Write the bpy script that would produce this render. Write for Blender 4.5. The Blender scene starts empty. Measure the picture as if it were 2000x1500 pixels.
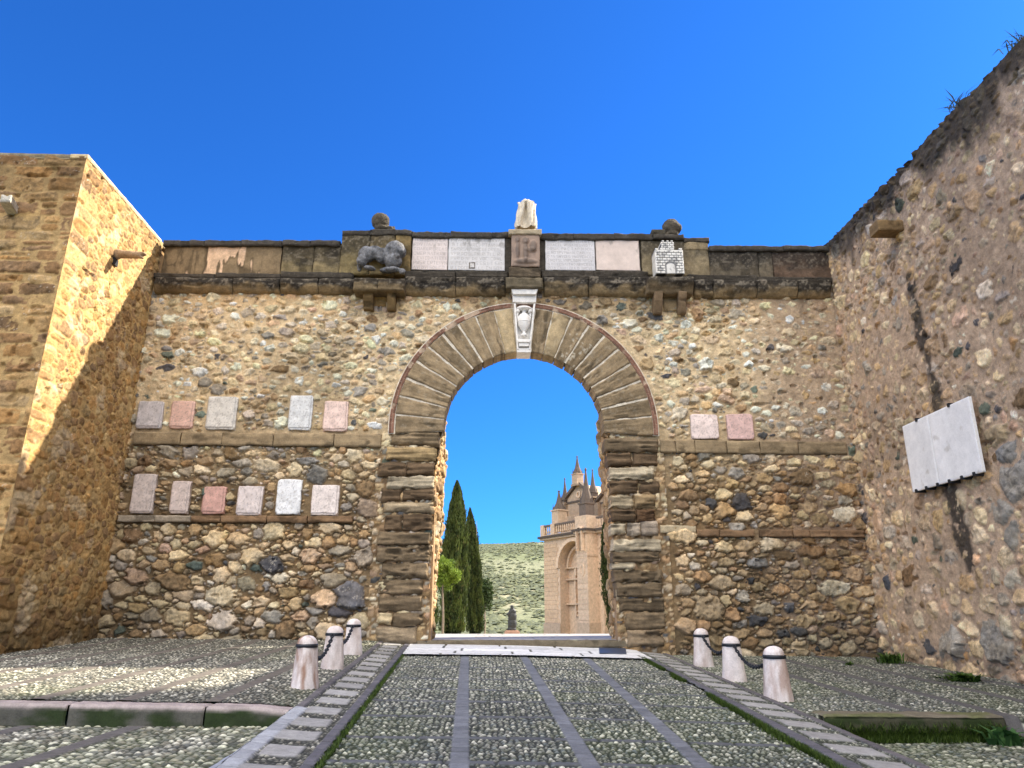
import bpy, math, random
import numpy as np
R=math.radians
C=bpy.context.scene.collection
rng=np.random.RandomState(11); rnd=random.Random(5)
# ------------------------------------------------------------------ camera model (used to survey the photograph into metres)
F=1444.0; TH=math.atan(455/1444.0); YAW=R(1.95); EYE=1.6
def ray(px,py):
    a=(px-1000)/F; b=-(py-750)/F
    cy,sy=math.cos(YAW),math.sin(YAW); ct,st=math.cos(TH),math.sin(TH)
    f=(sy*ct,cy*ct,st); r=(cy,-sy,0); u=(-sy*st,-cy*st,ct)
    return [f[i]+a*r[i]+b*u[i] for i in range(3)]
def aty(px,py,Y):
    d=ray(px,py); t=Y/d[1]; return d[0]*t, EYE+d[2]*t
def atx(px,py,X):
    d=ray(px,py); t=X/d[0]; return d[1]*t, EYE+d[2]*t
D=14.0; XL=-6.82; XR=7.2; YT=11.03
def Wp(px,py): return aty(px,py,D)
# ------------------------------------------------------------------ helpers
def lin(r,g,b):
    o=[]
    for c in (r,g,b):
        c/=255.0; o.append(c/12.92 if c<=.04045 else ((c+.055)/1.055)**2.4)
    return np.array(o)
TAB=np.random.RandomState(3).rand(256,256)
def vn(x,y,s=0):
    x=x+s*17.31; y=y+s*5.77
    xi=np.floor(x).astype(int); yi=np.floor(y).astype(int); fx=x-xi; fy=y-yi
    fx=fx*fx*(3-2*fx); fy=fy*fy*(3-2*fy)
    a=TAB[xi&255,yi&255]; b=TAB[(xi+1)&255,yi&255]; c=TAB[xi&255,(yi+1)&255]; d=TAB[(xi+1)&255,(yi+1)&255]
    return (a*(1-fx)+b*fx)*(1-fy)+(c*(1-fx)+d*fx)*fy
def fbm(x,y,s=0,o=4):
    t=0; a=.5; n=0
    for i in range(o):
        t=t+a*vn(x,y,s+i*3.1); n+=a; a*=.5; x=x*2.03; y=y*2.03
    return t/n
def ss(a,b,x):
    t=np.clip((x-a)/(b-a),0,1); return t*t*(3-2*t)
def mix(a,b,t):
    t=np.asarray(t)[...,None]; return a*(1-t)+b*t
def tag(o,label=None,cat=None,group=None,kind=None):
    if label: o['label']=label
    if cat: o['category']=cat
    if group: o['group']=group
    if kind: o['kind']=kind
    return o
def empty(name,loc=(0,0,0),rz=0):
    o=bpy.data.objects.new(name,None); o.empty_display_size=.2; C.objects.link(o); o.location=loc; o.rotation_euler=(0,0,rz); return o
def mesh(name,V,Fc,mat,parent=None,col=None,smooth=True,world=True):
    V=np.asarray(V,dtype=np.float32)
    me=bpy.data.meshes.new(name)
    if isinstance(Fc,np.ndarray):
        k=Fc.shape[1]; n=len(Fc)
        me.vertices.add(len(V)); me.vertices.foreach_set('co',V.ravel())
        me.loops.add(n*k); me.loops.foreach_set('vertex_index',Fc.astype(np.int32).ravel())
        me.polygons.add(n); me.polygons.foreach_set('loop_start',np.arange(0,n*k,k,dtype=np.int32))
        try: me.polygons.foreach_set('loop_total',np.full(n,k,dtype=np.int32))
        except Exception: pass
        me.update(calc_edges=True); me.validate()
    else:
        me.from_pydata([tuple(v) for v in V.tolist()],[],Fc); me.update()
    if smooth: me.polygons.foreach_set('use_smooth',np.ones(len(me.polygons),dtype=bool))
    if col is not None and len(me.vertices)==len(col):
        at=me.attributes.new('Col','FLOAT_COLOR','POINT')
        cc=np.ones((len(V),4),dtype=np.float32); cc[:,:3]=col; at.data.foreach_set('color',cc.ravel())
    if mat: me.materials.append(mat)
    o=bpy.data.objects.new(name,me); C.objects.link(o)
    if parent:
        o.parent=parent
        if world: o.matrix_parent_inverse=PW(parent).inverted()
    return o
import mathutils
def PW(o):
    m=mathutils.Matrix.LocRotScale(o.location,o.rotation_euler,o.scale)
    if o.parent: m=PW(o.parent)@o.matrix_parent_inverse@m
    return m
def gridq(nu,nv,keep=None):
    i=np.arange(nu-1)[:,None]*nv+np.arange(nv-1)[None,:]
    q=np.stack([i,i+nv,i+nv+1,i+1],-1)
    if keep is not None: return q[keep[:-1,:-1]&keep[1:,:-1]&keep[:-1,1:]&keep[1:,1:]]
    return q.reshape(-1,4)
def field(name,parent,mat,mapf,U,V,Hh,Cc,depth=0,keep=None,smooth=True):
    """U,V,Hh (nu,nv) -> height field surface with its border carried back by depth"""
    nu,nv=U.shape
    P=np.stack(mapf(U,V,Hh),-1).reshape(-1,3); q=gridq(nu,nv,keep); col=Cc.reshape(-1,3)
    if depth:
        idx=np.arange(nu*nv).reshape(nu,nv)
        ring=np.concatenate([idx[:,0],idx[-1,1:],idx[-2::-1,-1],idx[0,-2:0:-1]])
        u=U.ravel()[ring]; v=V.ravel()[ring]
        B=np.stack(mapf(u,v,np.full(len(ring),-float(depth))),-1)
        n0=len(P); P=np.concatenate([P,P[ring],B]); m=len(ring); a=np.arange(m); b=(a+1)%m
        q=np.concatenate([q,np.stack([n0+b,n0+a,n0+m+a,n0+m+b],-1)[:,::-1]]); col=np.concatenate([col,col[ring],col[ring]])
        i2=np.array([n0+m+k for k in range(m)])
    # orientation: make the first normal face outward (height direction)
    k=len(gridq(nu,nv,keep))//2
    f=q[k]; n=np.cross(P[f[1]]-P[f[0]],P[f[3]]-P[f[0]])
    o_=np.stack(mapf(U[:1,:1],V[:1,:1],Hh[:1,:1]+1),-1).ravel()-np.stack(mapf(U[:1,:1],V[:1,:1],Hh[:1,:1]),-1).ravel()
    if np.dot(n,o_)<0: q=q[:,::-1]
    o=mesh(name,P,q,mat,parent,col,smooth)
    return o
def slab(name,parent,mat,mapf,L,Wd,res=.02,depth=.1,bevel=.015,hfn=None,cfn=None,seed=0,wob=.008,label=None):
    nu=max(4,int(L/res)+2); nv=max(4,int(Wd/res)+2)
    u=np.linspace(0,L,nu); v=np.linspace(0,Wd,nv); U,V=np.meshgrid(u,v,indexing='ij')
    e=np.minimum(np.minimum(U,L-U),np.minimum(V,Wd-V)); b=bevel*(.6+.9*fbm(U*6,V*6,seed+2))
    Hh=-b*(1-np.clip(e/b,0,1))**2
    if hfn is not None: Hh=Hh+hfn(U,V)
    Cc=cfn(U,V) if callable(cfn) else np.broadcast_to(cfn,U.shape+(3,)).copy()
    U2=U+wob*2*(fbm(U*7,V*7,seed+5)-.5)*ss(.03,0,np.minimum(U,L-U)); V2=V+wob*2*(fbm(U*7,V*7,seed+9)-.5)*ss(.03,0,np.minimum(V,Wd-V))
    o=field(name,parent,mat,mapf,U2,V2,Hh,Cc,depth)
    if label: o['label']=label
    return o
def box(name,parent,mat,x0,x1,y0,y1,z0,z1,col=None,bev=0):
    V=[(x,y,z) for x in (x0,x1) for y in (y0,y1) for z in (z0,z1)]
    Fc=[(0,1,3,2),(4,6,7,5),(0,4,5,1),(2,3,7,6),(0,2,6,4),(1,5,7,3)]
    c=None if col is None else np.tile(np.asarray(col,dtype=float),(8,1))
    o=mesh(name,V,Fc,mat,parent,c,smooth=False)
    if bev:
        m=o.modifiers.new('b','BEVEL'); m.width=bev; m.segments=2
    return o
# ------------------------------------------------------------------ materials
def stone_mat(name,bump=.35,scale=1.0,rough=.88,var=.35,tint=(1,1,1),base=None,fleck=.0):
    m=bpy.data.materials.new(name); m.use_nodes=True; nt=m.node_tree; N=nt.nodes; Lk=nt.links
    b=N['Principled BSDF']; b.inputs['Roughness'].default_value=rough; b.inputs['Specular IOR Level'].default_value=.25
    tc=N.new('ShaderNodeTexCoord')
    if base is None:
        at=N.new('ShaderNodeAttribute'); at.attribute_name='Col'; src=at.outputs['Color']
    else:
        rg=N.new('ShaderNodeRGB'); rg.outputs[0].default_value=(*base,1); src=rg.outputs[0]
    def noise(s,d,r=.6):
        n=N.new('ShaderNodeTexNoise'); n.inputs['Scale'].default_value=s*scale; n.inputs['Detail'].default_value=d; n.inputs['Roughness'].default_value=r
        Lk.new(tc.outputs['Object'],n.inputs['Vector']); return n
    n1=noise(9,6,.65); n2=noise(60,4,.7); n3=noise(170,2,.6)
    mr=N.new('ShaderNodeMapRange'); mr.inputs[1].default_value=.3; mr.inputs[2].default_value=.7; mr.inputs[3].default_value=1-var; mr.inputs[4].default_value=1+var*.8
    Lk.new(n1.outputs[0],mr.inputs[0])
    mr2=N.new('ShaderNodeMapRange'); mr2.inputs[1].default_value=.3; mr2.inputs[2].default_value=.7; mr2.inputs[3].default_value=1-var*.8; mr2.inputs[4].default_value=1+var*.7
    Lk.new(n2.outputs[0],mr2.inputs[0])
    mu=N.new('ShaderNodeMath'); mu.operation='MULTIPLY'; Lk.new(mr.outputs[0],mu.inputs[0]); Lk.new(mr2.outputs[0],mu.inputs[1])
    vm=N.new('ShaderNodeVectorMath'); vm.operation='SCALE'; Lk.new(src,vm.inputs[0]); Lk.new(mu.outputs[0],vm.inputs['Scale'])
    out=vm.outputs[0]
    if fleck>0:   # lichen flecks
        n4=noise(26,8,.75); r=N.new('ShaderNodeMapRange'); r.inputs[1].default_value=.6; r.inputs[2].default_value=.68; r.inputs[3].default_value=0; r.inputs[4].default_value=fleck
        Lk.new(n4.outputs[0],r.inputs[0]); mx=N.new('ShaderNodeMix'); mx.data_type='RGBA'; Lk.new(r.outputs[0],mx.inputs[0]); Lk.new(out,mx.inputs[6]); mx.inputs[7].default_value=(.34,.31,.26,1); out=mx.outputs[2]
    Lk.new(out,b.inputs['Base Color'])
    ad=N.new('ShaderNodeMath'); ad.operation='MULTIPLY_ADD'; ad.inputs[1].default_value=.5; Lk.new(n3.outputs[0],ad.inputs[0]); Lk.new(n2.outputs[0],ad.inputs[2])
    bp=N.new('ShaderNodeBump'); bp.inputs['Strength'].default_value=bump; bp.inputs['Distance'].default_value=.02/scale; Lk.new(ad.outputs[0],bp.inputs['Height']); Lk.new(bp.outputs[0],b.inputs['Normal'])
    return m
def plain_mat(name,col,rough=.6,metal=0):
    m=bpy.data.materials.new(name); m.use_nodes=True; nt=m.node_tree; b=nt.nodes['Principled BSDF']
    b.inputs['Roughness'].default_value=rough; b.inputs['Metallic'].default_value=metal
    n=nt.nodes.new('ShaderNodeTexNoise'); n.inputs['Scale'].default_value=25; n.inputs['Detail'].default_value=5
    mx=nt.nodes.new('ShaderNodeMix'); mx.data_type='RGBA'; mx.inputs[6].default_value=(*[c*.6 for c in col],1); mx.inputs[7].default_value=(*[min(1,c*1.4) for c in col],1)
    nt.links.new(n.outputs[0],mx.inputs[0]); nt.links.new(mx.outputs[2],b.inputs['Base Color'])
    return m
def leaf_mat(name):
    m=bpy.data.materials.new(name); m.use_nodes=True; nt=m.node_tree; b=nt.nodes['Principled BSDF']
    at=nt.nodes.new('ShaderNodeAttribute'); at.attribute_name='Col'; nt.links.new(at.outputs['Color'],b.inputs['Base Color'])
    b.inputs['Roughness'].default_value=.6; b.inputs['Specular IOR Level'].default_value=.3
    tr=nt.nodes.new('ShaderNodeBsdfTranslucent'); nt.links.new(at.outputs['Color'],tr.inputs['Color'])
    mx=nt.nodes.new('ShaderNodeMixShader'); mx.inputs[0].default_value=.3
    nt.links.new(b.outputs[0],mx.inputs[1]); nt.links.new(tr.outputs[0],mx.inputs[2]); nt.links.new(mx.outputs[0],nt.nodes['Material Output'].inputs['Surface'])
    return m
M={}
M['rubble']=stone_mat('rubble_masonry',.5,1,.9,.3)
M['ashlar']=stone_mat('weathered_sandstone',.6,1,.92,.3)
M['lichen']=stone_mat('lichened_sandstone',.7,1,.95,.4,fleck=.55)
M['marble']=stone_mat('marble',.12,1,.5,.1)
M['cobble']=stone_mat('cobbles',.3,1.5,.75,.22)
M['slabs']=stone_mat('paving_slabs',.3,1,.7,.22)
M['iron']=plain_mat('black_iron',(.02,.023,.03),.5,.3)
M['bronze']=plain_mat('dark_bronze',(.03,.03,.028),.5,.2)
M['leaf']=leaf_mat('foliage')
M['bark']=stone_mat('bark',.6,2,.9,.3,base=lin(128,116,100))
M['church']=stone_mat('church_stone',.3,.35,.85,.22)
M['far']=stone_mat('hillside',.5,.05,.95,.25)

# ------------------------------------------------------------------ rubble engine
PAL={'cream':lin(212,196,164),'tan':lin(190,164,126),'grey':lin(172,164,152),'blue':lin(148,147,145),'dark':lin(90,92,98),'ochre':lin(184,150,108),
 'white':lin(226,218,204),'pink':lin(192,164,142),'green':lin(96,110,102),'brown':lin(154,126,92),'brick':lin(156,84,60)}
_m=lin(186,172,148)
for _k in PAL: PAL[_k]=PAL[_k]*(.74 if _k not in('green','brick','dark') else .85)+_m*PAL[_k].sum()/_m.sum()*(.26 if _k not in('green','brick','dark') else .15)
class Stones:
    def __init__(s,x0,x1,z0,z1,seed):
        s.x0,s.x1,s.z0,s.z1=x0,x1,z0,z1; s.g=.02; s.occ=np.zeros((int((x1-x0)/s.g)+3,int((z1-z0)/s.g)+3),bool); s.L=[]; s.r=random.Random(seed)
    def block(s,ax,bx,az,bz):
        g=s.g; s.occ[max(0,int((ax-s.x0)/g)):max(0,int((bx-s.x0)/g)+1),max(0,int((az-s.z0)/g)):max(0,int((bz-s.z0)/g)+1)]=True
    def mark(s,cx,cz,rx,rz,k=1.0):
        g=s.g; i0=max(0,int((cx-rx-s.x0)/g)); i1=min(s.occ.shape[0],int((cx+rx-s.x0)/g)+2); j0=max(0,int((cz-rz-s.z0)/g)); j1=min(s.occ.shape[1],int((cz+rz-s.z0)/g)+2)
        if i1<=i0 or j1<=j0: return
        a=(np.arange(i0,i1)*g+s.x0-cx)[:,None]/(rx*k); b=(np.arange(j0,j1)*g+s.z0-cz)[None,:]/(rz*k)
        s.occ[i0:i1,j0:j1]|=(a*a+b*b)<1
    def throw(s,n,rmin,rmax,asp,colf,bulge=(.02,.045),p=2.6,where=None,zr=None):
        r=s.r; g=s.g; ang=np.arange(8)*math.pi/4; ca=np.cos(ang)*.72; sa=np.sin(ang)*.72; W_,H_=s.occ.shape
        for _ in range(n):
            x=r.uniform(s.x0,s.x1); z=r.uniform(*(zr or (s.z0,s.z1)))
            if s.occ[int((x-s.x0)/g),int((z-s.z0)/g)]: continue
            if where and not where(x,z): continue
            rr=r.uniform(rmin,rmax); a=r.uniform(*asp); rx=rr*math.sqrt(a); rz=rr/math.sqrt(a)
            ii=np.clip(((x+ca*rx-s.x0)/g).astype(int),0,W_-1); jj=np.clip(((z+sa*rz-s.z0)/g).astype(int),0,H_-1)
            if s.occ[ii,jj].any(): continue
            s.mark(x,z,rx,rz,.92)
            s.L.append((x,z,rx,rz,r.gauss(0,.2),p,colf(x,z,rr,r),r.uniform(*bulge)))
    def courses(s,hr,wr,colf,bulge,p=5,jit=.012,where=None,z0=None,z1=None):
        r=s.r; z=z0 if z0 is not None else s.z0
        while z<(z1 or s.z1):
            h=r.uniform(*hr); x=s.x0-r.uniform(0,.3)
            while x<s.x1:
                w=r.uniform(*wr)*(.7+.6*h/hr[1])
                if not where or where(x+w/2,z+h/2):
                    if r.random()<.18 and h>.16:      # two thin stones instead of one
                        for k in (0,1): s.L.append((x+w/2,z+h*(.25+.5*k),w/2,h/4,r.gauss(0,.02),p,colf(x,z,h,r),r.uniform(*bulge)))
                    else: s.L.append((x+w/2+r.gauss(0,jit),z+h/2+r.gauss(0,jit),w/2,h/2,r.gauss(0,.035),p,colf(x,z,h,r),r.uniform(*bulge)))
                x+=w
            z+=h
    def raster(s,X,Z,res,warp=.02,poly=.5,seed=0,ox=None,oz=None,lim=1.22):
        nx,nz=X.shape; D1=np.full(X.shape,9.,np.float32); D2=D1.copy(); ID=np.full(X.shape,-1,np.int32)
        Xw=X+warp*2*(fbm(X*5,Z*5,seed+1,3)-.5)+warp*.5*(vn(X*30,Z*30,seed)-.5); Zw=Z+warp*2*(fbm(X*5,Z*5,seed+21,3)-.5)+warp*.5*(vn(X*30,Z*30,seed+4)-.5)
        r=np.random.RandomState(seed); a0=X[0,0]; b0=Z[0,0]; rsx=X[1,0]-X[0,0]; rsz=Z[0,1]-Z[0,0]
        for k,(cx,cz,rx,rz,an,p,col,bu) in enumerate(s.L):
            m=max(rx,rz)*1.45+warp*1.5
            i0=int((cx-m-a0)/rsx); i1=int((cx+m-a0)/rsx)+2; j0=int((cz-m-b0)/rsz); j1=int((cz+m-b0)/rsz)+2
            i0=max(i0,0); j0=max(j0,0); i1=min(i1,nx); j1=min(j1,nz)
            if i1-i0<1 or j1-j0<1: continue
            dx=Xw[i0:i1,j0:j1]-cx; dz=Zw[i0:i1,j0:j1]-cz; c,sn=math.cos(an),math.sin(an)
            a=(dx*c+dz*sn)/rx; b=(-dx*sn+dz*c)/rz
            d=(np.abs(a)**p+np.abs(b)**p)**(1/p)
            if poly:
                nd=5+k%3; th=np.arange(nd)*2*math.pi/nd+r.rand(nd)*.8+r.rand()*3; w=.72+.42*r.rand(nd); q=None
                for t,ww in zip(th,w):
                    e=(a*math.cos(t)+b*math.sin(t))/ww; q=e if q is None else np.maximum(q,e)
                d=d*(1-poly)+q*poly
            d=d.astype(np.float32); A=D1[i0:i1,j0:j1]; B=D2[i0:i1,j0:j1]; I=ID[i0:i1,j0:j1]; mm=d<A
            B[:]=np.where(mm,A,np.minimum(B,d)); A[:]=np.where(mm,d,A); I[:]=np.where(mm,k,I)
        rad=np.array([min(t[2],t[3]) for t in s.L]+[.1]); e=np.minimum((D2-D1)*.5,(lim-D1))*rad[ID]
        e[ID<0]=-1
        return e,D1,ID,rad
def rub_surface(S,X,Z,res,mort_h,mort_c,joint=.007,warp=.024,poly=.9,seed=0,soft=.006,detail=.009,tone=.24,dirt=None):
    e,D1,ID,rad=S.raster(X,Z,res,warp,poly,seed)
    n=len(S.L); r=np.random.RandomState(seed+7)
    col=np.array([t[6] for t in S.L]+[(0,0,0)]); bul=np.array([t[7] for t in S.L]+[0]); cx=np.array([t[0] for t in S.L]+[0]); cz=np.array([t[1] for t in S.L]+[0])
    tx=r.normal(0,.13,n+1); tz=r.normal(-.03,.15,n+1); rr=rad[ID]
    ed=np.clip((e-joint)/(.34*rr+.006),0,1); st=bul[ID]*1.25*(1-(1-ed)**2.0)-.030*np.clip(rr*12,.3,1.2)*np.abs(fbm(X*7+ID*2.9,Z*7,seed+70,3)-.5)*2+(tx[ID]*(X-cx[ID])+tz[ID]*(Z-cz[ID]))*ed
    st=st+detail*2*(fbm(X*14,Z*14,seed+3)-.5)+detail*(vn(X*45,Z*45,seed+6)-.5)
    st=np.where(e>joint,st,-.2)
    mh=mort_h(X,Z)+detail*1.6*(fbm(X*18,Z*18,seed+13)-.5)+detail*(vn(X*50,Z*50,seed+8)-.5)
    H=np.maximum(st,mh); k=ss(-soft,soft,st-mh)
    v=1+tone*2*(fbm(X*8+ID*3.7,Z*8,seed+30)-.5)+tone*1.2*(vn(X*38,Z*38+ID*1.3,seed+31)-.5)
    sc=col[ID]*v[...,None]
    sp=ss(.56,.70,fbm(X*22+ID*1.7,Z*22,seed+50,3)); sc=sc*(1-.38*sp*(((ID*31)%3)>0))[...,None]     # pits and lichen specks
    hu=fbm(X*5+ID*.9,Z*5,seed+52,3)-.5; sc=sc*np.stack([1+.16*hu,1+.03*hu,1-.22*hu],-1)
    # pale quartz veins and iron stains on some stones
    vein=ss(.012,0,np.abs(fbm(X*6+ID*2.1,Z*6,seed+40)-.5))*(((ID*7919)%5)==0); sc=mix(sc,PAL['white'],vein*.5)
    hole=ss(.80,.84,vn(X*7.3,Z*7.9,seed+80))*ss(.5,.6,vn(X*1.3,Z*1.3,seed+81)); H_h=hole
    mc=mort_c(X,Z)*(1+.30*(fbm(X*10,Z*10,seed+33)-.5)[...,None]*2)
    Cc=mix(mc,sc,k)
    if dirt is not None: Cc=dirt(X,Z,Cc)
    H=H-.06*H_h
    return H,np.clip(Cc,.004,.9)
def pick(r,tab):
    t=r.random()*sum(w for _,w in tab)
    for n,w in tab:
        t-=w
        if t<=0: break
    c=PAL[n]*r.choice((r.uniform(.65,.9),r.uniform(.88,1.12),r.uniform(.98,1.25)))*np.array([1.05,1.0,.93]); return c*np.array([r.uniform(.95,1.05),1,r.uniform(.93,1.07)])

# ------------------------------------------------------------------ arch data
AX,AZ,RI,RO=.715,5.12,1.565,2.62
def jx(z,side):   # jamb edge in x at height z
    t=np.clip((AZ-z)/3.95,0,1)
    return (AX-RI-.17*t) if side<0 else (AX+RI+.11*t)
gate=empty('gateway_wall',(AX,D,1.1)); tag(gate,'rubble stone gateway wall with tall round arch and dark parapet between the two side walls','gateway')
# tablets (pixel corners measured on the wall): x0,x1,y0,y1,colour,label,tilt
TB=[(262,321,783,836,(176,168,172),'greyish lilac inscribed tablet, nearest the sunlit tower on the upper ledge',1),
(328,381,783,836,(204,156,138),'salmon pink tablet, second from the tower on the upper ledge',1),
(399,465,774,838,(188,184,178),'wide pale grey tablet with broken rounded corners on the upper ledge',1),
(561,612,772,839,(184,188,194),'tall bluish grey tablet standing alone in the middle of the upper ledge',0),
(629,681,783,841,(204,172,162),'dusty pink tablet at the arch end of the upper ledge',0),
(250,306,925,1002,(182,166,162),'largest mauve tablet in the corner beside the tower, lower ledge',1),
(328,373,939,1002,(192,172,166),'narrow pale mauve tablet on the lower ledge, beside the reddest one',1),
(391,442,950,1003,(198,142,128),'small reddest pink tablet on the lower ledge',1),
(459,514,949,1006,(196,182,182),'lilac tablet on the lower ledge just left of the whitest one',0),
(536,590,936,1004,(222,226,232),'bright bluish white marble tablet, whitest on the lower ledge',0),
(605,663,947,1006,(204,190,188),'pale pinkish square tablet at the arch end of the lower ledge',0),
(1352,1402,809,856,(206,184,180),'pale pink square tablet right of the arch, nearer the arch',0),
(1423,1470,808,857,(198,156,150),'streaky rose pink tablet right of the arch, farther from it',0)]
S=Stones(-6.95,7.35,.6,8.25,4)
for t in TB:
    a=Wp(t[0],t[3]); b=Wp(t[1],t[2]); S.block(a[0]-.02,b[0]+.02,a[1]-.02,b[1]+.02)
LEDG=[(258,745,843,868,[352,433,533,652],.06,'b'),(228,688,1006,1019,[300,372,430,520,600],.07,'d'),(1290,1655,859,884,[1320,1358,1420,1485,1560],.04,'b'),(1362,1690,1034,1048,[1405,1475,1485,1550,1583,1622],.05,'d')]
for l in LEDG:
    a=Wp(l[0],l[3]); b=Wp(l[1],l[2]); S.block(a[0],b[0],a[1],max(b[1],Wp(l[0],l[2])[1]))
for x in np.arange(-2.1,3.5,.02):     # arch ring and jambs hold no rubble
    zt=AZ+math.sqrt(max(0,RO**2-(x-AX)**2)); S.block(x,x+.02,.5,zt)
UP=[('cream',6),('tan',2.4),('grey',3),('white',3.2),('ochre',.7),('blue',.9),('pink',1.2),('brown',.8),('green',.12),('dark',.25)]
LOL=[('cream',5),('tan',4),('grey',2.6),('white',1),('ochre',.8),('blue',1.2),('pink',.8),('brown',1.3),('green',.2),('dark',.4)]
LOR=[('cream',3),('tan',6),('grey',1),('white',.4),('ochre',1.5),('blue',.6),('brown',2.2),('dark',.45),('pink',.4)]
def wc(x,z,rr,r):
    if z>4.6: return np.minimum(pick(r,UP)*1.12,.78)
    if x<AX: return pick(r,LOL)
    return pick(r,LOR)*(.95 if z<3.5 else 1)
S.L.append((-2.45,1.98,.26,.27,.1,2.6,lin(112,110,112),.09)); S.mark(-2.45,1.98,.26,.27)
for (px,py,rx,rz,c) in [(1482,1100,.19,.10,'blue'),(1410,1140,.24,.13,'tan'),(1480,1212,.20,.09,'dark'),(1385,1188,.26,.2,'tan'),(380,1105,.13,.09,'green'),(500,1108,.1,.07,'green'),(440,748,.07,.035,'green'),
    (330,904,.16,.1,'ochre'),(402,902,.15,.1,'ochre'),(474,905,.22,.09,'grey'),(600,900,.2,.09,'blue'),(1390,983,.12,.09,'dark'),(1440,925,.16,.11,'grey'),(1440,1030,.15,.08,'grey'),(1540,1186,.1,.1,'dark'),(430,1165,.25,.17,'cream'),(405,960,.14,.09,'green'),(725,640,.14,.09,'blue'),(530,805,.0,.0,'tan')]:
    if rx: 
        x,z=Wp(px,py); S.L.append((x,z,rx,rz,rnd.gauss(0,.08),2.8,PAL[c]*rnd.uniform(.9,1.1),.05)); S.mark(x,z,rx,rz)
low=lambda x,z:z<4.6
S.throw(500,.15,.21,(1.1,2.0),wc,(.04,.07),where=lambda x,z:z<4.4 and (x<AX or rnd.random()<.35))
S.throw(1500,.10,.15,(1.0,2.1),wc,(.03,.055),where=lambda x,z:z<4.6 or rnd.random()<.3)
S.throw(6000,.065,.105,(.95,2.2),wc,(.02,.045))
S.throw(14000,.042,.066,(.9,2.5),wc,(.015,.035))
S.throw(30000,.024,.040,(.9,2.6),wc,(.01,.025))
res=.0145
gx=np.arange(-6.95,7.35,res); gz=np.arange(.6,8.25,res); X,Z=np.meshgrid(gx,gz,indexing='ij')
def mh(X,Z):
    up=ss(4.0,6.2,Z); right=ss(4.9,6.2,X)
    return -.034+.042*up+.020*right*ss(2,3.4,Z)+.030*(fbm(X*1.1,Z*1.3,77,3)-.5)*2*.9+.014*ss(1.3,.9,Z)
def mc(X,Z):
    up=ss(3.6,5.6,Z)[...,None]; c=mix(np.broadcast_to(lin(138,116,86),X.shape+(3,)),np.broadcast_to(lin(212,188,150),X.shape+(3,)),up[...,0])
    c=mix(c,np.broadcast_to(lin(206,166,112),X.shape+(3,)),.6*ss(7.3,8.1,Z)*ss(.3,.6,fbm(X*1.5,Z*2,5)))
    c=mix(c,np.broadcast_to(lin(176,152,128),X.shape+(3,)),ss(4.6,6.2,X)*.8)
    return c
def dirt(X,Z,c):
    n=fbm(X*.6,Z*.5,91,4)
    c=c*(1-.30*ss(.52,.72,n))[...,None]                        # weather staining patches
    drip=ss(.55,.75,fbm(X*3.2,Z*.35,55,4))*ss(6.9,8.1,Z)
    c=c*(1-.45*drip)[...,None]
    damp=ss(1.75,1.15,Z+.5*(fbm(X*1.5,Z*1.5,8)-.5)); c=mix(c,c*.55+lin(70,68,56)*.25,damp*.7)
    rust=ss(4.4,3.5,Z)*ss(1.0,3.2,Z)*ss(.5,.66,fbm(X*.8,Z*.8,17)); c=mix(c,c*np.array([1.0,.82,.62]),rust*.3)
    return c
Hh,Cc=rub_surface(S,X,Z,res,mh,mc,seed=5,dirt=dirt)
Rr=np.sqrt((X-AX)**2+(Z-AZ)**2)
keep=~(((Z>=AZ)&(Rr<RI+.35))|((Z<AZ)&(X>AX-RI-.32)&(X<AX+RI+.32)))
field('rubble_face',gate,M['rubble'],lambda u,v,h:(u,D-h,v),X,Z,Hh,Cc,keep=keep)
# solid core behind the facing
def core(name,parent,mat,x0,x1,y0,y1,ztop,rad,zc,xc,col,n=40):
    xs=sorted(set([x0,x1,xc-rad,xc+rad]+[xc+rad*math.cos(math.pi*k/n) for k in range(n+1)])); V=[];Fc=[]
    def zl(x,inside): return zc+math.sqrt(max(0,rad*rad-(x-xc)**2)) if inside else 0.
    for a,b in zip(xs[:-1],xs[1:]):
        ins=(a+b)/2>xc-rad and (a+b)/2<xc+rad; k=len(V); za,zb=zl(a,ins),zl(b,ins); zt=ztop((a+b)/2) if callable(ztop) else ztop
        V+=[(a,y0,za),(b,y0,zb),(b,y0,zt),(a,y0,zt),(a,y1,za),(b,y1,zb),(b,y1,zt),(a,y1,zt)]
        Fc+=[(k,k+1,k+2,k+3),(k+5,k+4,k+7,k+6),(k+3,k+2,k+6,k+7),(k,k+4,k+5,k+1),(k,k+3,k+7,k+4),(k+1,k+5,k+6,k+2)]
    return mesh(name,V,Fc,mat,parent,np.tile(col,(len(V),1)),smooth=False)
core('wall_core',gate,M['rubble'],-6.9,7.9,D+.07,D+.40,8.75,RI+.13,AZ,AX,lin(170,140,105))
core('wall_core',gate,M['rubble'],-6.9,7.9,D+.405,D+1.2,8.75,RI+.62,AZ,AX,lin(170,140,105))
box('jamb_core',gate,M['rubble'],AX-RI-.63,AX-RI-.30,D+.41,D+1.19,.3,AZ+.1,lin(160,128,90)); box('jamb_core',gate,M['rubble'],AX+RI+.22,AX+RI+.63,D+.41,D+1.19,.3,AZ+.1,lin(160,128,90))
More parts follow.
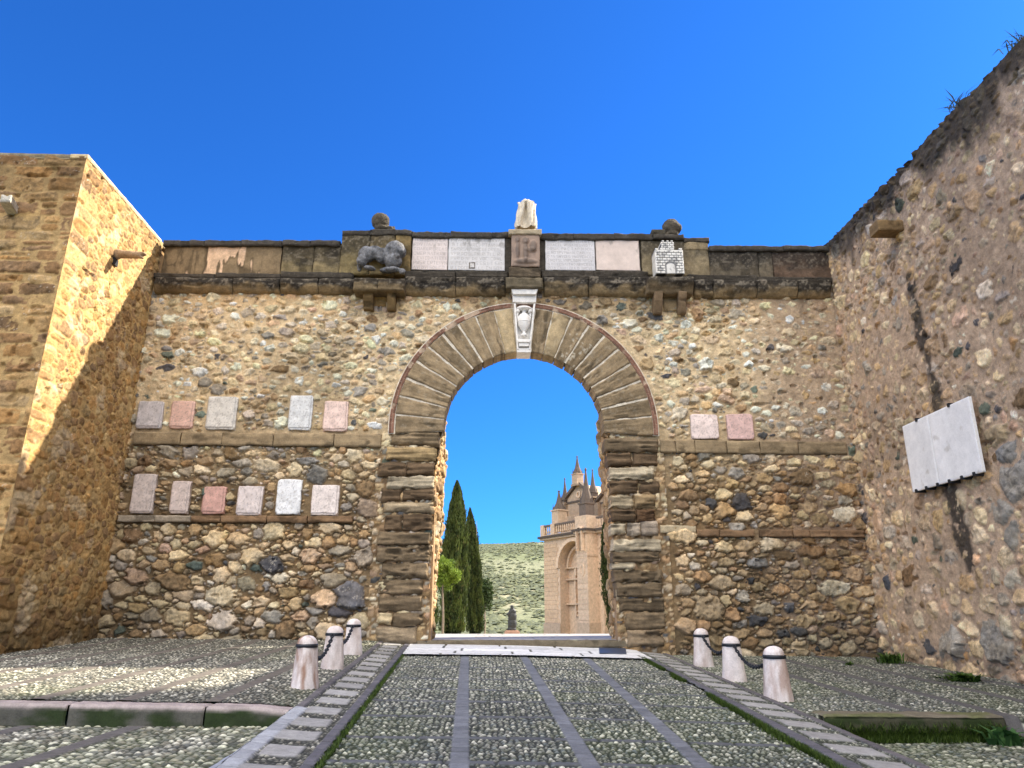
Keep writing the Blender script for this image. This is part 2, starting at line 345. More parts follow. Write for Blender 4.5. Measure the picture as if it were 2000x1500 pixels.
# reveal and soffit: path up the left jamb, round the arch, down the right jamb
RT=1.24
pts=[];L1=AZ-1.0; arc=math.pi*RI
tot=2*L1+arc; un=np.arange(0,tot,.022); vv=np.arange(.0,RT,.022); U,V=np.meshgrid(un,vv,indexing='ij')
def revmap(u,v,h):
    u=np.asarray(u,float); z=np.zeros_like(u); x=np.zeros_like(u)
    a=u<L1; c=u>L1+arc; b=~a&~c; th=math.pi-(u-L1)/RI
    zl=1.0+u; xl=jx(zl,-1)+h; zr=1.0+(tot-u); xr=jx(zr,1)-h
    wd=ss(.22,.5,np.sin(th)); rr=RI-h+.50*ss(.34,.46,v)*wd
    x=np.where(a,xl,np.where(c,xr,AX+rr*np.cos(th))); z=np.where(a,zl,np.where(c,zr,AZ+rr*np.sin(th)))
    return x,D+v,z
S2=Stones(0,tot,0,RT,9); rc=lambda x,z,rr,r: pick(r,[('ochre',3),('tan',4),('brown',2),('cream',1)])
S2.throw(500,.09,.15,(.8,2),rc,(.03,.07)); S2.throw(3000,.04,.08,(.8,2),rc,(.02,.05)); S2.throw(4000,.025,.04,(.8,2),rc,(.01,.03))
h2,c2=rub_surface(S2,U,V,.022,lambda X,Z:-.03+.05*(fbm(X*2,Z*2,3)-.5),lambda X,Z:np.broadcast_to(lin(170,130,80),X.shape+(3,)),seed=9,warp=.03)
h2=h2*.8+.12*(fbm(U*3,V*1.5,61,4)-.5)*ss(.0,.35,V)-.085+.06*ss(L1+.1,L1-.6,U)*ss(.2,.6,V)
field('arch_reveal',gate,M['rubble'],revmap,U,V,h2,c2)
# voussoirs
def strata(base,seed,f=26,amp=.018,horiz=True,dark=.35,lich=0):
    base=np.asarray(base)
    def hf(U,V):
        n=fbm(U*1.6,V*f,seed,4); return amp*2*(n-.5)+amp*1.2*(fbm(U*5,V*5,seed+3,3)-.5)-amp*1.2*ss(.62,.72,fbm(U*3,V*f*.5,seed+6,3))
    def cf(U,V):
        n=fbm(U*1.6,V*f,seed,4); m=fbm(U*3,V*3,seed+8,4)
        c=base*(1+dark*2*(n-.5)+dark*1.3*(m-.5))[...,None]
        c=c*(1-.5*ss(.66,.76,fbm(U*3,V*f*.5,seed+6,3)))[...,None]
        if lich: c=mix(c,np.broadcast_to(lin(205,198,180),c.shape),lich*ss(.64,.7,fbm(U*14,V*14,seed+12,4)))
        return c
    return hf,cf
SAND=lin(150,134,108)
Lr=RO-.075-RI
def polar(th0,proud,half):
    def f(u,v,h):
        u=np.asarray(u,float); v=np.asarray(v,float)
        r=RI-.0+u; th=th0+(v/half-1)*.5*span
        return AX+r*np.cos(th),D-proud-h,AZ+r*np.sin(th)
    return f
k0=R(5.2); nV=10; stepv=(math.pi/2-k0+R(3.6))/nV
TONE={-1:[1.45,.98,.98,.9,.88,.9,1.0,1.02,.92,.88],1:[.8,1.4,.88,.78,.85,.9,.92,.88,.84,.84]}
for sd in (-1,1):
    for i in range(nV):
        thc=math.pi/2-sd*(k0+(i+.5)*stepv); gap=.034 if 1<i<9 else .014
        span=stepv-gap/2.1; r2=rnd.random()*50
        g=TONE[sd][i]; base=SAND*g*(np.array([1.05,1,.95]) if g<1.2 else np.array([1.02,1,.93]))
        hf,cf=strata(base,r2,f=16 if g<1.2 else 4,amp=.014 if g<1.2 else .008,lich=.5 if (sd==1 and i in(2,3)) else .12,dark=.5)
        hf=(lambda h0:(lambda U,V:np.maximum(h0(U,V),-.012)))(hf)
        halfw=.5*span*(RI+Lr/2); th_=thc; sp=span
        def mp(u,v,h,th_=th_,sp=sp,halfw=halfw,pr=.062+rnd.uniform(-.005,.012),q=rnd.uniform(-.03,.03)):
            r=RI-.01+q*0+u; th=th_+(v/halfw-1)*.5*sp
            return AX+r*np.cos(th),D-pr-h,AZ+r*np.sin(th)
        o=slab('voussoir',gate,M['ashlar'],mp,Lr+rnd.uniform(-.03,.0),2*halfw,.016,.42,.018,hf,cf,seed=i+20*sd,wob=.014)
        if g>1.3: o['label']='pale cream voussoir'
# mortar ring behind the voussoirs + brick extrados
un=np.linspace(R(-3.4),R(183.4),420); vv=np.linspace(RI-.0,RO+.02,60); U,V=np.meshgrid(un,vv,indexing='ij')
hm=.040+.006*(fbm(U*20,V*12,4)-.5)
cm=np.broadcast_to(lin(222,212,194),U.shape+(3,))*(1+.25*(fbm(U*14,V*8,6)-.5))[...,None]
field('joint_mortar',gate,M['rubble'],lambda u,v,h:(AX+v*np.cos(u),D-h,AZ+v*np.sin(u)),U,V,hm,cm)
un=np.linspace(R(-3),R(183),900); vv=np.linspace(RO-.095,RO-.0,14); U,V=np.meshgrid(un,vv,indexing='ij')
row=np.floor((V-(RO-.095))/.047); fr=((V-(RO-.095))/.047)%1; fu=(U*RO/.19+row*.5+.15*vn(row*5,U*3))%1
br=ss(0,.12,fr)*ss(1,.88,fr)*ss(0,.03,fu)*ss(1,.97,fu)*ss(.34,.46,fbm(U*13,V*6,2)); idb=np.floor(U*RO/.19+row*.5)
cb=mix(np.broadcast_to(lin(178,156,134),U.shape+(3,)),lin(132,96,80)*(.6+.7*vn(idb*3.3,row*2.1,1))[...,None],br)
field('brick_ring',gate,M['rubble'],lambda u,v,h:(AX+v*np.cos(u),D-h,AZ+v*np.sin(u)),U,V,.050+.016*br+.035*(fbm(U*18,V*8,3)-.5),cb,depth=.05)
# jamb blocks (pixel boxes)
def fblock(name,px0,px1,py0,py1,proud,base,depth=.4,f=14,amp=.02,bev=.02,mat='ashlar',lich=0,parent=gate,hx=None,seed=None,res=.018,label=None,dark=.35,cfx=None,wob=.014):
    m=(py0+py1)/2; x0,_=Wp(px0,m); x1,_=Wp(px1,m); _,z0=Wp((px0+px1)/2,py1); _,z1=Wp((px0+px1)/2,py0)
    sc_=(D-proud)/D; x0,x1=x0*sc_,x1*sc_; z0=EYE+(z0-EYE)*sc_; z1=EYE+(z1-EYE)*sc_
    sd=rnd.random()*90 if seed is None else seed
    hf,cf=strata(base,sd,f=f,amp=amp,lich=lich,dark=dark)
    hh=(lambda U,V:hf(U,V)+hx(U,V,x1-x0,z1-z0)) if hx else hf
    cc=(lambda U,V:cfx(U,V,cf(U,V),x1-x0,z1-z0)) if cfx else cf
    return slab(name,parent,M[mat],lambda u,v,h:(x0+u,D-proud-h,z0+v),x1-x0,z1-z0,res,depth,bev,hh,cc,seed=sd,wob=wob,label=label)
B0=lin(138,120,94); B1=lin(104,86,66); B2=lin(186,172,146); B3=lin(118,102,80)
for b in [(763,858,843,870,B0),(754,851,873,899,lin(165,142,104)),(738,792,902,928,B1),(793,848,902,928,B1),(755,847,930,953,B2),(744,783,955,978,B1),(784,845,955,978,B1),(749,845,980,1002,lin(168,150,122)),
          (752,785,1004,1036,B1),(786,842,1004,1036,B1),(736,840,1038,1066,B3),(734,838,1067,1096,B3),(745,836,1098,1130,B3),(737,826,1132,1162,B3),(738,824,1164,1195,B3),(766,824,1197,1223,B3),(738,765,1197,1220,lin(186,168,134)),(733,814,1224,1256,lin(160,142,116))]:
    fblock('jamb_block',b[0],b[1],b[2],b[3],.065+rnd.uniform(-.015,.025),b[4],amp=.055 if b[2]>1030 else .028,bev=.05,wob=.04,f=13 if b[2]>1030 else 22,dark=.7)
for b in [(1182,1286,855,881,B3),(1188,1234,883,910,B1),(1236,1284,883,910,B1),(1192,1280,912,936,B2),(1193,1246,938,963,B1),(1248,1290,938,962,B1),(1193,1238,966,991,lin(176,160,132)),(1240,1282,966,992,lin(150,128,96)),(1194,1242,994,1019,B1),(1243,1281,994,1018,lin(104,80,58)),
          (1196,1223,1021,1042,B2),(1225,1252,1020,1045,lin(164,150,132)),(1254,1286,1018,1046,lin(152,138,122)),(1197,1294,1053,1075,B2),(1198,1290,1077,1099,B3),(1198,1240,1097,1112,B2),(1199,1295,1113,1136,B3),(1204,1295,1138,1166,B3),(1212,1300,1168,1195,B3),(1222,1302,1197,1230,B3),(1228,1300,1232,1262,lin(140,122,98))]:
    fblock('jamb_block',b[0],b[1],b[2],b[3],.065+rnd.uniform(-.015,.025),b[4],amp=.055 if b[2]>1090 else .03,bev=.05,wob=.04,f=13 if b[2]>1090 else 22,dark=.7)
# filler behind the jamb blocks
for sd,(a,b) in ((-1,(-2.12,-1.0)),(1,(2.38,3.45))):
    un=np.arange(a,b,.03); vv=np.arange(.85,AZ-.1,.03); U,V=np.meshgrid(un,vv,indexing='ij')
    S3=Stones(a,b,.85,AZ,31+sd); S3.throw(900,.04,.09,(1,2.2),wc,(.015,.025)); S3.throw(1500,.02,.04,(1,2),wc,(.01,.02))
    h3,c3=rub_surface(S3,U,V,.03,lambda X,Z:-.01+0*X,lambda X,Z:np.broadcast_to(lin(140,115,84),X.shape+(3,)),seed=33+sd)
    U3=np.where(sd<0,np.minimum(U,jx(V,-1)),np.maximum(U,jx(V,1)))
    field('jamb_filling',gate,M['rubble'],lambda u,v,h:(u,D+.012-h,v),U3,V,h3-.004,c3)
# ledges
def ledge(px0,px1,py0,py1,joints,proud,kind):
    xs=[px0]+joints+[px1]
    z0=Wp(px0,py0)[1]; z1=Wp(px0,py1)[1]
    for a,b in zip(xs[:-1],xs[1:]):
        if b-a<14: continue
        t=(a-px0)/(px1-px0); s=(18 if kind=='b' and px0<1000 else (15 if kind=='b' else 6))*t
        base=lin(158,138,108) if kind=='b' else lin(140,112,84)
        if px0==228 and a<372: base=lin(172,158,138)
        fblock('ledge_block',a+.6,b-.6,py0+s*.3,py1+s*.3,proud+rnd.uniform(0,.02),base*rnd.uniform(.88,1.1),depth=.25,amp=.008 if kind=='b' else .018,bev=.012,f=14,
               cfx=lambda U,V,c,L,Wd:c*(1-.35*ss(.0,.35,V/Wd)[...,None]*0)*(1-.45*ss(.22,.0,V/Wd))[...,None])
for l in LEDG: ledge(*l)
fblock('ledge_block',1290,1360,1026,1040,.03,lin(186,170,140),amp=.008,bev=.012)
# cornice
def lichen(U,V,c,L,Wd,top=.55,k=.9,seed=0):
    n=fbm(U*4,V*5,seed+44,4); t=ss(top-.25,top+.2,V/Wd+(n-.5)*.9)
    dk=mix(np.broadcast_to(lin(46,43,40),c.shape),np.broadcast_to(lin(118,110,98),c.shape),ss(.5,.75,fbm(U*22,V*22,3)))
    return mix(c,dk,t*k)
cj=[298,452,545,620,690]
def corn(a,b,y0,y1,s=0):
    fblock('cornice_block',a+.5,b-.5,y0,y1,.20+rnd.uniform(-.015,.015),lin(146,126,94)*rnd.uniform(.9,1.1),depth=.3,amp=.02,bev=.03,f=12,mat='lichen',
        hx=lambda U,V,L,Wd:-.13*(1-np.clip(V/(Wd*.6),0,1))**2,cfx=lambda U,V,c,L,Wd:lichen(U,V,c,L,Wd,.42,.95,seed=a),dark=.45)
for a,b in zip(cj[:-1],cj[1:]): corn(a,b,541+(a-298)*.005,567+(a-298)*.005)
for a,b in [(790,890),(890,988)]: corn(a,b,540,572)
for a,b in [(1062,1150),(1150,1266)]: corn(a,b,540,573)
for a,b in [(1358,1395),(1395,1480),(1480,1560),(1560,1626)]: corn(a,b,545,577)
# upper part of the cornice: dark sloped weathering course
for a,b,y0,y1 in [(298,420,533,543),(420,548,533,543),(548,690,530,543),(790,890,529,542),(890,992,529,542),(1058,1160,528,542),(1160,1266,528,542),(1345,1480,536,548),(1480,1626,540,551)]:
    fblock('weathering_course',a,b,y0,y1,.13,lin(70,64,56),depth=.3,amp=.02,bev=.02,f=8,mat='lichen')
# parapet panels
def dark2(U,V,c,L,Wd): return lichen(U,V,c,L,Wd,.35,.85,seed=U.shape[0])
def stains(U,V,c,L,Wd):
    n=fbm(U*5.0,V*.9+.6*vn(U*3,V*2),71,4); p=ss(.55,.60,n); c=mix(c,np.broadcast_to(lin(214,182,150),c.shape),p*ss(.3,.5,U))
    e=ss(.50,.55,n)*(1-p); c=c*(1-.45*e)[...,None]
    return c
fblock('parapet_block',318,548,478,538,.06,lin(130,112,86),depth=.6,amp=.006,bev=.01,f=3,cfx=stains,dark=.3,label='brown parapet block streaked with pinkish old render')
for a,b,y0,y1 in [(550,612,477,536),(613,664,477,536)]: fblock('parapet_block',a,b,y0,y1,.07,lin(128,114,84),depth=.6,amp=.012,f=5,mat='lichen',cfx=lambda U,V,c,L,Wd:lichen(U,V,c,L,Wd,.45,.7),dark=.4)
fblock('parapet_block',665,722,452,536,.10,lin(128,114,80),depth=.6,amp=.014,f=5,mat='lichen',bev=.03,cfx=lambda U,V,c,L,Wd:lichen(U,V,c,L,Wd,.5,.75),dark=.4)
fblock('parapet_block',722,770,457,536,.12,lin(140,122,86),depth=.6,amp=.01,f=5,mat='lichen',bev=.02,dark=.4,cfx=lambda U,V,c,L,Wd:lichen(U,V,c,L,Wd,.7,.7))
fblock('parapet_block',771,802,457,536,.12,lin(132,112,76),depth=.6,amp=.01,f=5,mat='lichen',bev=.02,dark=.4)
fblock('parapet_block',803,1000,462,536,.06,lin(72,66,58),depth=.6,amp=.01,f=5,mat='lichen',dark=.4)
fblock('parapet_block',1050,1252,466,538,.06,lin(72,66,58),depth=.6,amp=.01,f=5,mat='lichen',dark=.4)
fblock('parapet_block',1253,1385,470,538,.08,lin(134,120,94),depth=.6,amp=.012,f=5,mat='lichen',dark=.4,cfx=lambda U,V,c,L,Wd:lichen(U,V,c,L,Wd,.6,.6))
for a,b in [(1386,1482),(1483,1510),(1511,1624)]: fblock('parapet_block',a,b,490,545,.07,lin(104,94,78) if a!=1511 else lin(96,78,64),depth=.6,amp=.012,f=5,mat='lichen',dark=.4,cfx=lambda U,V,c,L,Wd:lichen(U,V,c,L,Wd,.5,.75))
fblock('parapet_block',1336,1384,472,488,.10,lin(140,124,96),depth=.5,amp=.01,f=5,mat='lichen')
# coping
def cop(a,b,y0,y1,pr=.14,c=(74,69,62)): fblock('coping_block',a,b,y0,y1,pr,lin(*c),depth=.75,amp=.018,bev=.02,f=6,mat='lichen',wob=.02)
for a,b in [(318,400),(400,470),(470,549),(551,605),(606,664)]: cop(a,b,468,479)
cop(668,722,449,458,.14); cop(722,772,446,458,.16); cop(772,804,448,458,.16)
for a,b in [(804,880),(880,960),(960,996)]: cop(a,b,452,463)
for a,b in [(1057,1120),(1120,1200),(1200,1276)]: cop(a,b,455,467)
cop(1276,1336,457,466,.16); cop(1336,1386,463,472,.13,(92,84,74)); 
for a,b in [(1386,1450),(1450,1530),(1530,1622)]: cop(a,b,479,489)
fblock('coping_block',1274,1300,447,458,.05,lin(84,78,66),depth=.4,amp=.02,mat='lichen',bev=.02)
fblock('coping_block',757,770,440,447,-.05,lin(88,80,66),depth=.4,amp=.02,mat='lichen',bev=.03)
# inscribed parapet panels: incised strokes in rows
def letters(U,V,rows,L,Wd,seed,w=.006):
    r=random.Random(seed); D_=np.ones(U.shape)*9
    rh=Wd/rows
    for k in range(rows):
        z=Wd-(k+.5)*rh; x=L*.05; h=rh*.62
        while x<L*.95:
            g=r.choice('ILTNOVAMEDSRCP') ; lw=h*(.25 if g=='I' else .62); segs=[]
            a,b=(x,z-h/2),(x,z+h/2); c,d=(x+lw,z-h/2),(x+lw,z+h/2); m1,m2=(x,z),(x+lw*.8,z); t=(x+lw/2,z+h/2); bt=(x+lw/2,z-h/2)
            S_={'I':[(a,b)],'L':[(a,b),(a,c)],'T':[(t,bt),(b,d)],'N':[(a,b),(b,c),(c,d)],'V':[(b,bt),(bt,d)],'A':[(a,t),(t,c)],'M':[(a,b),(b,bt),(bt,d),(d,c)],'E':[(a,b),(b,d),(m1,m2),(a,c)],
                'O':[(a,b),(b,d),(d,c),(c,a)],'D':[(a,b),(b,(x+lw,z+h*.2)),((x+lw,z+h*.2),(x+lw,z-h*.2)),((x+lw,z-h*.2),a)],'S':[(d,b),(b,m1),(m1,(x+lw,z)),((x+lw,z),c),(c,a)],'R':[(a,b),(b,d),(d,(x+lw,z)),((x+lw,z),m1),(m1,c)],'C':[(d,b),(b,a),(a,c)],'P':[(a,b),(b,d),(d,(x+lw,z)),((x+lw,z),m1)]}[g]
            for (p,q) in S_:
                vx,vz=q[0]-p[0],q[1]-p[1]; l2=vx*vx+vz*vz+1e-9; tt=np.clip(((U-p[0])*vx+(V-p[1])*vz)/l2,0,1)
                D_=np.minimum(D_,np.hypot(U-p[0]-tt*vx,V-p[1]-tt*vz))
            x+=lw+h*.35+(h*.4 if r.random()<.15 else 0)
    return ss(w,w*.4,D_)
def panel(a,b,y0,y1,col,rows,seed,lab,notch=None):
    def cfx(U,V,c,L,Wd):
        t=letters(U,V,rows,L,Wd,seed) if rows else 0*U
        c=np.broadcast_to(lin(*col),c.shape)*(1+.16*(fbm(U*4,V*4,seed)-.5)*2)[...,None]
        c=mix(c,np.broadcast_to(lin(118,110,102),c.shape),.42*t)
        c=mix(c,np.broadcast_to(lin(110,104,96),c.shape),.55*ss(.58,.74,fbm(U*9,V*5,seed+2,4))*ss(.3,1,V/Wd))
        e=np.minimum(np.minimum(U,L-U),np.minimum(V,Wd-V)); return c*(1-.4*ss(.02,0,e))[...,None]
    o=fblock('inscription_panel',a,b,y0,y1,.085,lin(*col),depth=.08,amp=.0,bev=.006,mat='marble',res=.0085,cfx=cfx,wob=.008,hx=(lambda U,V,L,Wd:-.004*letters(U,V,rows,L,Wd,seed)) if rows else None,label=lab)
panel(805,874.5,464,527,(214,200,194),7,1,'pinkish marble panel left of the joint'); panel(875.5,986,465,528,(206,202,200),7,2,'widest grey white inscribed panel with a small square mark')
panel(1065,1162,468,528,(208,204,204),8,3,'bluish white inscribed panel beside the pedestal'); panel(1164,1249,469,528,(212,194,182),0,4,'beige pink worn panel without readable lines')
fblock('panel_mark',916,928,512,524,.092,lin(120,112,104),depth=.02,amp=0,bev=.002,res=.01); fblock('panel_mark',918,926,514,522,.095,lin(205,200,196),depth=.02,amp=0,bev=.002,res=.01)
# centre pedestal
fblock('pedestal_base',988,1060,541,562,.30,lin(104,94,76),depth=.6,amp=.02,f=8,mat='lichen',bev=.03)
fblock('pedestal_base',994,1056,521,541,.24,lin(96,84,68),depth=.6,amp=.015,f=8,mat='lichen',bev=.02)
def relief(U,V,L,Wd):
    def bl(x,z,rx,rz): return np.clip(1-((U/L-x)/rx)**2-((V/Wd-z)/rz)**2,0,1)**.5
    h=.05*bl(.5,.45,.1,.34)+.05*bl(.22,.5,.08,.3)+.05*bl(.78,.62,.13,.2)+.04*bl(.5,.8,.14,.12)+.04*bl(.22,.82,.09,.1)+.035*bl(.5,.16,.42,.09)+.03*bl(.65,.5,.2,.08)
    return h
fblock('pedestal_block',999,1054,457,520,.22,lin(150,128,112),depth=.5,amp=.004,f=4,bev=.012,hx=relief,mat='marble',cfx=lambda U,V,c,L,Wd:mix(c,np.broadcast_to(lin(84,76,70),c.shape),ss(.01,.035,relief(U,V,L,Wd))*.55+.3*ss(.6,.7,fbm(U*8,V*3,5))),label='pinkish grey block carved with weathered figures')
fblock('pedestal_cap',994,1058,447,457,.26,lin(186,170,142),depth=.55,amp=.006,bev=.015)
# ------------------------------------------------------------------ blobs (joined ellipsoids fused by a voxel remesh)
def icoV(n=2):
    import bmesh
    bm=bmesh.new(); bmesh.ops.create_icosphere(bm,subdivisions=n,radius=1); V=np.array([v.co[:] for v in bm.verts]); Fc=[[v.index for v in f.verts] for f in bm.faces]; bm.free(); return V,Fc
ICO=icoV(3)
def blob(name,mat,parts,vox,parent=None,dis=0,dsc=.1,world=True):
    V=[];Fc=[];k=0
    for (c,r,rot) in parts:
        m=mathutils.Euler(rot).to_matrix(); v=(ICO[0]*np.array(r))@np.array(m).T+np.array(c); V.append(v); Fc+= [[i+k for i in f] for f in ICO[1]]; k+=len(v)
    o=mesh(name,np.concatenate(V),Fc,mat,parent,world=world)
    rm=o.modifiers.new('r','REMESH'); rm.mode='VOXEL'; rm.voxel_size=vox; rm.use_smooth_shade=True
    sm=o.modifiers.new('s','SMOOTH'); sm.iterations=2; sm.factor=.6
    if dis:
        t=bpy.data.textures.new(name+'_tex','CLOUDS'); t.noise_scale=dsc; t.noise_depth=3
        d=o.modifiers.new('d','DISPLACE'); d.texture=t; d.strength=dis; d.mid_level=.5
    return o
def chain_pts(p,q,r0,r1,n):   # row of ellipsoids making a tapering limb
    p=np.array(p);q=np.array(q); return [((p+(q-p)*t).tolist(),[r0+(r1-r0)*t]*3,(0,0,0)) for t in np.linspace(0,1,n)]
def vstone(name,col,**k): return stone_mat(name,base=col,**k)
mdark=vstone('dark_weathered_stone',lin(92,84,72),bump=.9,var=.5,fleck=.4)
mlion=vstone('blackened_marble',lin(118,118,120),bump=.5,var=.75,fleck=.8)
mwhite=vstone('old_white_marble',lin(216,204,184),bump=.35,var=.25)
mkey=vstone('keystone_marble',lin(236,232,226),bump=.25,var=.16)
for (px,py,rr,nm,lab) in [(742,428,20,'stone_ball','round lichen-covered stone ball above the reclining lion, left of the statue'),(1313,440,20,'stone_ball','lichen-dark stone ball with broken rim above the carved castle')]:
    x,z=Wp(px,py); r_=rr*D/F
    parts=[((x,D+.1,z),(r_,r_*.9,r_),(0,0,0)),((x+(.03 if px<1000 else .0),D+.1,z-r_*.9),(r_*.75,r_*.7,r_*.4),(0,0,0))]
    if px<1000: parts+=[((x+r_*1.1,D+.1,z-r_*.95),(r_*.45,r_*.5,r_*.35),(0,.3,0))]
    else: parts+=[((x+r_*.75,D+.1,z-.02),(r_*.42,r_*.6,r_*.6),(0,0,0)),((x-r_*1.0,D+.1,z-r_*1.1),(r_*.8,r_*.6,r_*.28),(0,0,0))]
    o=blob(nm,mdark,parts,.02,None,.035,.07); tag(o,lab,'stone ball')
# lion on its bracket (faces right)
def P(px,py,y): x,z=aty(px,py,y); return (x,y,z)
YL=D-.28
u=YL/F
LP=[(P(716,497,YL),(.17,.15,.18),(0,0,0)),(P(732,494,YL),(.17,.15,.15),(0,.1,0)),(P(748,500,YL),(.16,.15,.17),(0,0,0)),(P(772,489,YL),(.21,.19,.20),(0,0,0)),(P(783,492,YL-.03),(.11,.15,.12),(0,0,0)),(P(768,510,YL),(.18,.16,.17),(0,0,0)),
    (P(707,510,YL-.06),(.11,.12,.13),(0,0,0)),(P(722,524,YL-.12),(.13,.08,.05),(0,.2,0)),(P(768,526,YL-.14),(.17,.07,.055),(0,.05,0)),(P(786,530,YL-.16),(.07,.06,.06),(0,0,0)),(P(758,528,YL+.08),(.18,.08,.06),(0,0,0)),
    (P(776,500,YL-.13),(.06,.07,.05),(0,0,0)),(P(765,478,YL-.14),(.03,.03,.04),(0,0,0)),(P(702,522,YL+.02),(.05,.05,.10),(0,0,0))]
o=blob('lion_sculpture',mlion,LP,.018,None,.03,.06); tag(o,'blackened marble lion lying on the left bracket below the stone ball','sculpture')
br=empty('stone_bracket',P(738,565,D)); tag(br,'brown sandstone shelf on two short corbels holding the lion','bracket')
fblock('shelf',690,737,541,566,.42,lin(122,106,80),depth=.5,amp=.02,bev=.025,parent=br,mat='lichen',cfx=lambda U,V,c,L,Wd:lichen(U,V,c,L,Wd,.55,.85)); fblock('shelf',738,790,543,566,.42,lin(114,98,74),depth=.5,amp=.02,bev=.025,parent=br,mat='lichen',cfx=lambda U,V,c,L,Wd:lichen(U,V,c,L,Wd,.55,.85))
cv=lambda U,V,L,Wd:-.16*(1-np.clip(V/Wd,0,1))**1.5
fblock('corbel',708,727,566,598,.30,lin(128,106,72),depth=.3,amp=.015,bev=.02,parent=br,hx=cv); fblock('corbel',755,772,566,598,.30,lin(128,106,72),depth=.3,amp=.015,bev=.02,parent=br,hx=cv)
fblock('rosette_panel',728,754,567,597,.05,lin(176,142,92),depth=.1,amp=.004,bev=.01,parent=br,hx=lambda U,V,L,Wd:.02*np.exp(-((np.hypot(U-L/2,V-Wd*.5)-.08)/.02)**2))
br=empty('stone_bracket',P(1312,568,D)); tag(br,'moulded sandstone shelf on two corbels holding the carved castle','bracket')
fblock('shelf',1266,1357,539,567,.42,lin(122,106,82),depth=.5,amp=.016,bev=.03,parent=br,mat='lichen',hx=lambda U,V,L,Wd:-.16*(1-np.clip(V/Wd/.7,0,1)),cfx=lambda U,V,c,L,Wd:lichen(U,V,c,L,Wd,.55,.85))
fblock('corbel',1279,1296,568,606,.30,lin(126,106,82),depth=.3,amp=.015,bev=.02,parent=br,hx=cv); fblock('corbel',1327,1343,568,606,.30,lin(126,106,82),depth=.3,amp=.015,bev=.02,parent=br,hx=cv)
fblock('back_stone',1297,1326,569,606,.06,lin(160,138,104),depth=.1,amp=.012,bev=.01,parent=br)
# carved castle
cas=empty('castle_sculpture',P(1307,535,D-.3)); tag(cas,'white carved castle with brick courses and arched door standing on the right bracket','sculpture')
def brickf(nr,nc,door=False):
    def masks(U,V,L,Wd):
        row=np.floor(V/Wd*nr); fr=(V/Wd*nr)%1; fu=(U/L*nc+.5*(row%2))%1
        b=ss(.0,.16,fr)*ss(1,.8,fr)*ss(0,.1,fu)*ss(1,.9,fu)
        if door:
            dx=(U/L-.53)/.15; dz=V/Wd; ins=(np.abs(dx)<1)&(dz<.30+.14*np.sqrt(np.clip(1-dx*dx,0,1))); rim=(np.abs(dx)<1.35)&(dz<.32+.2*np.sqrt(np.clip(1-(dx/1.35)**2,0,1)))&~ins
            b=np.where(rim,.25,b); b=np.where(ins,.9,b)
            b=np.where((U<.02)|(U>L-.02)|(V>Wd-.025),1,b)
        return b
    return masks
def castle_part(n,a,b,y0,y1,nr,nc,door):
    mk=brickf(nr,nc,door)
    fblock(n,a,b,y0,y1,.36,lin(220,216,208),depth=.3,amp=.002,bev=.008,mat='marble',parent=cas,res=.008,hx=lambda U,V,L,Wd:.022*mk(U,V,L,Wd),cfx=lambda U,V,c,L,Wd:mix(np.broadcast_to(lin(70,70,76),c.shape),np.broadcast_to(lin(226,222,214),c.shape),np.clip(mk(U,V,L,Wd)*(1-.5*ss(.55,.7,fbm(U*9,V*9,4))),0,1)),wob=.003)
castle_part('castle_body',1280,1335,489,535,9,6,True); castle_part('castle_tower',1291,1316,473,489,4,3,False)
for a in (1279,1288,1325): castle_part('merlon',a,a+7,485,489.5,1,1,False)
for a in (1292,1301,1309): castle_part('merlon',a,a+5,470,473.5,1,1,False)
# statue fragment on the pedestal: draped lower body, no head
xa_,za_=Wp(1028,447); xb_,zb_=Wp(1028,396); Hs=(zb_-za_)*.93; nt_=60; nz_=44; V=[];Fc=[]
for i in range(nz_+1):
    t=i/nz_; hwid=(22-1.6*ss(0,.5,t)-1.2*ss(.4,1,t)+1.2*math.sin(t*7))*D/F; cxo=.0+.02*t-.01
    for k in range(nt_):
        a=2*math.pi*k/nt_-math.pi/2; fr=((a+math.pi/2+math.pi)%(2*math.pi))-math.pi   # 0 = facing the viewer
        slant=fr*(1.5-.9*t)
        f=1+.13*math.sin(slant*11+t*2.5*(1 if fr>0 else -1))+.04*math.sin(slant*23+t*5)
        g=math.exp(-((fr+.12)/(.05+.42*(1-t)**1.1))**4)*(.92 if t<.84 else .92*max(0,1-(t-.84)*9))
        f*=1-g; sl=.05*math.sin(fr*2+t*9)*t
        V.append((xa_+cxo+hwid*f*math.cos(a)*(1+sl) if abs(fr)>.7 else xa_+cxo+hwid*math.cos(a),D-.03+.16*f*math.sin(a),za_+Hs*t+(.02*math.sin(a*3) if i==nz_ else 0)))
for i in range(nz_):
    for k in range(nt_): Fc.append((i*nt_+k,i*nt_+(k+1)%nt_,(i+1)*nt_+(k+1)%nt_,(i+1)*nt_+k))
Fc.append(tuple(nz_*nt_+k for k in range(nt_)))
o=mesh('statue_fragment',V,Fc,mwhite); tag(o,'headless weathered white marble statue fragment with hanging drapery on top of the pedestal','statue')
def cone_fold(): pass
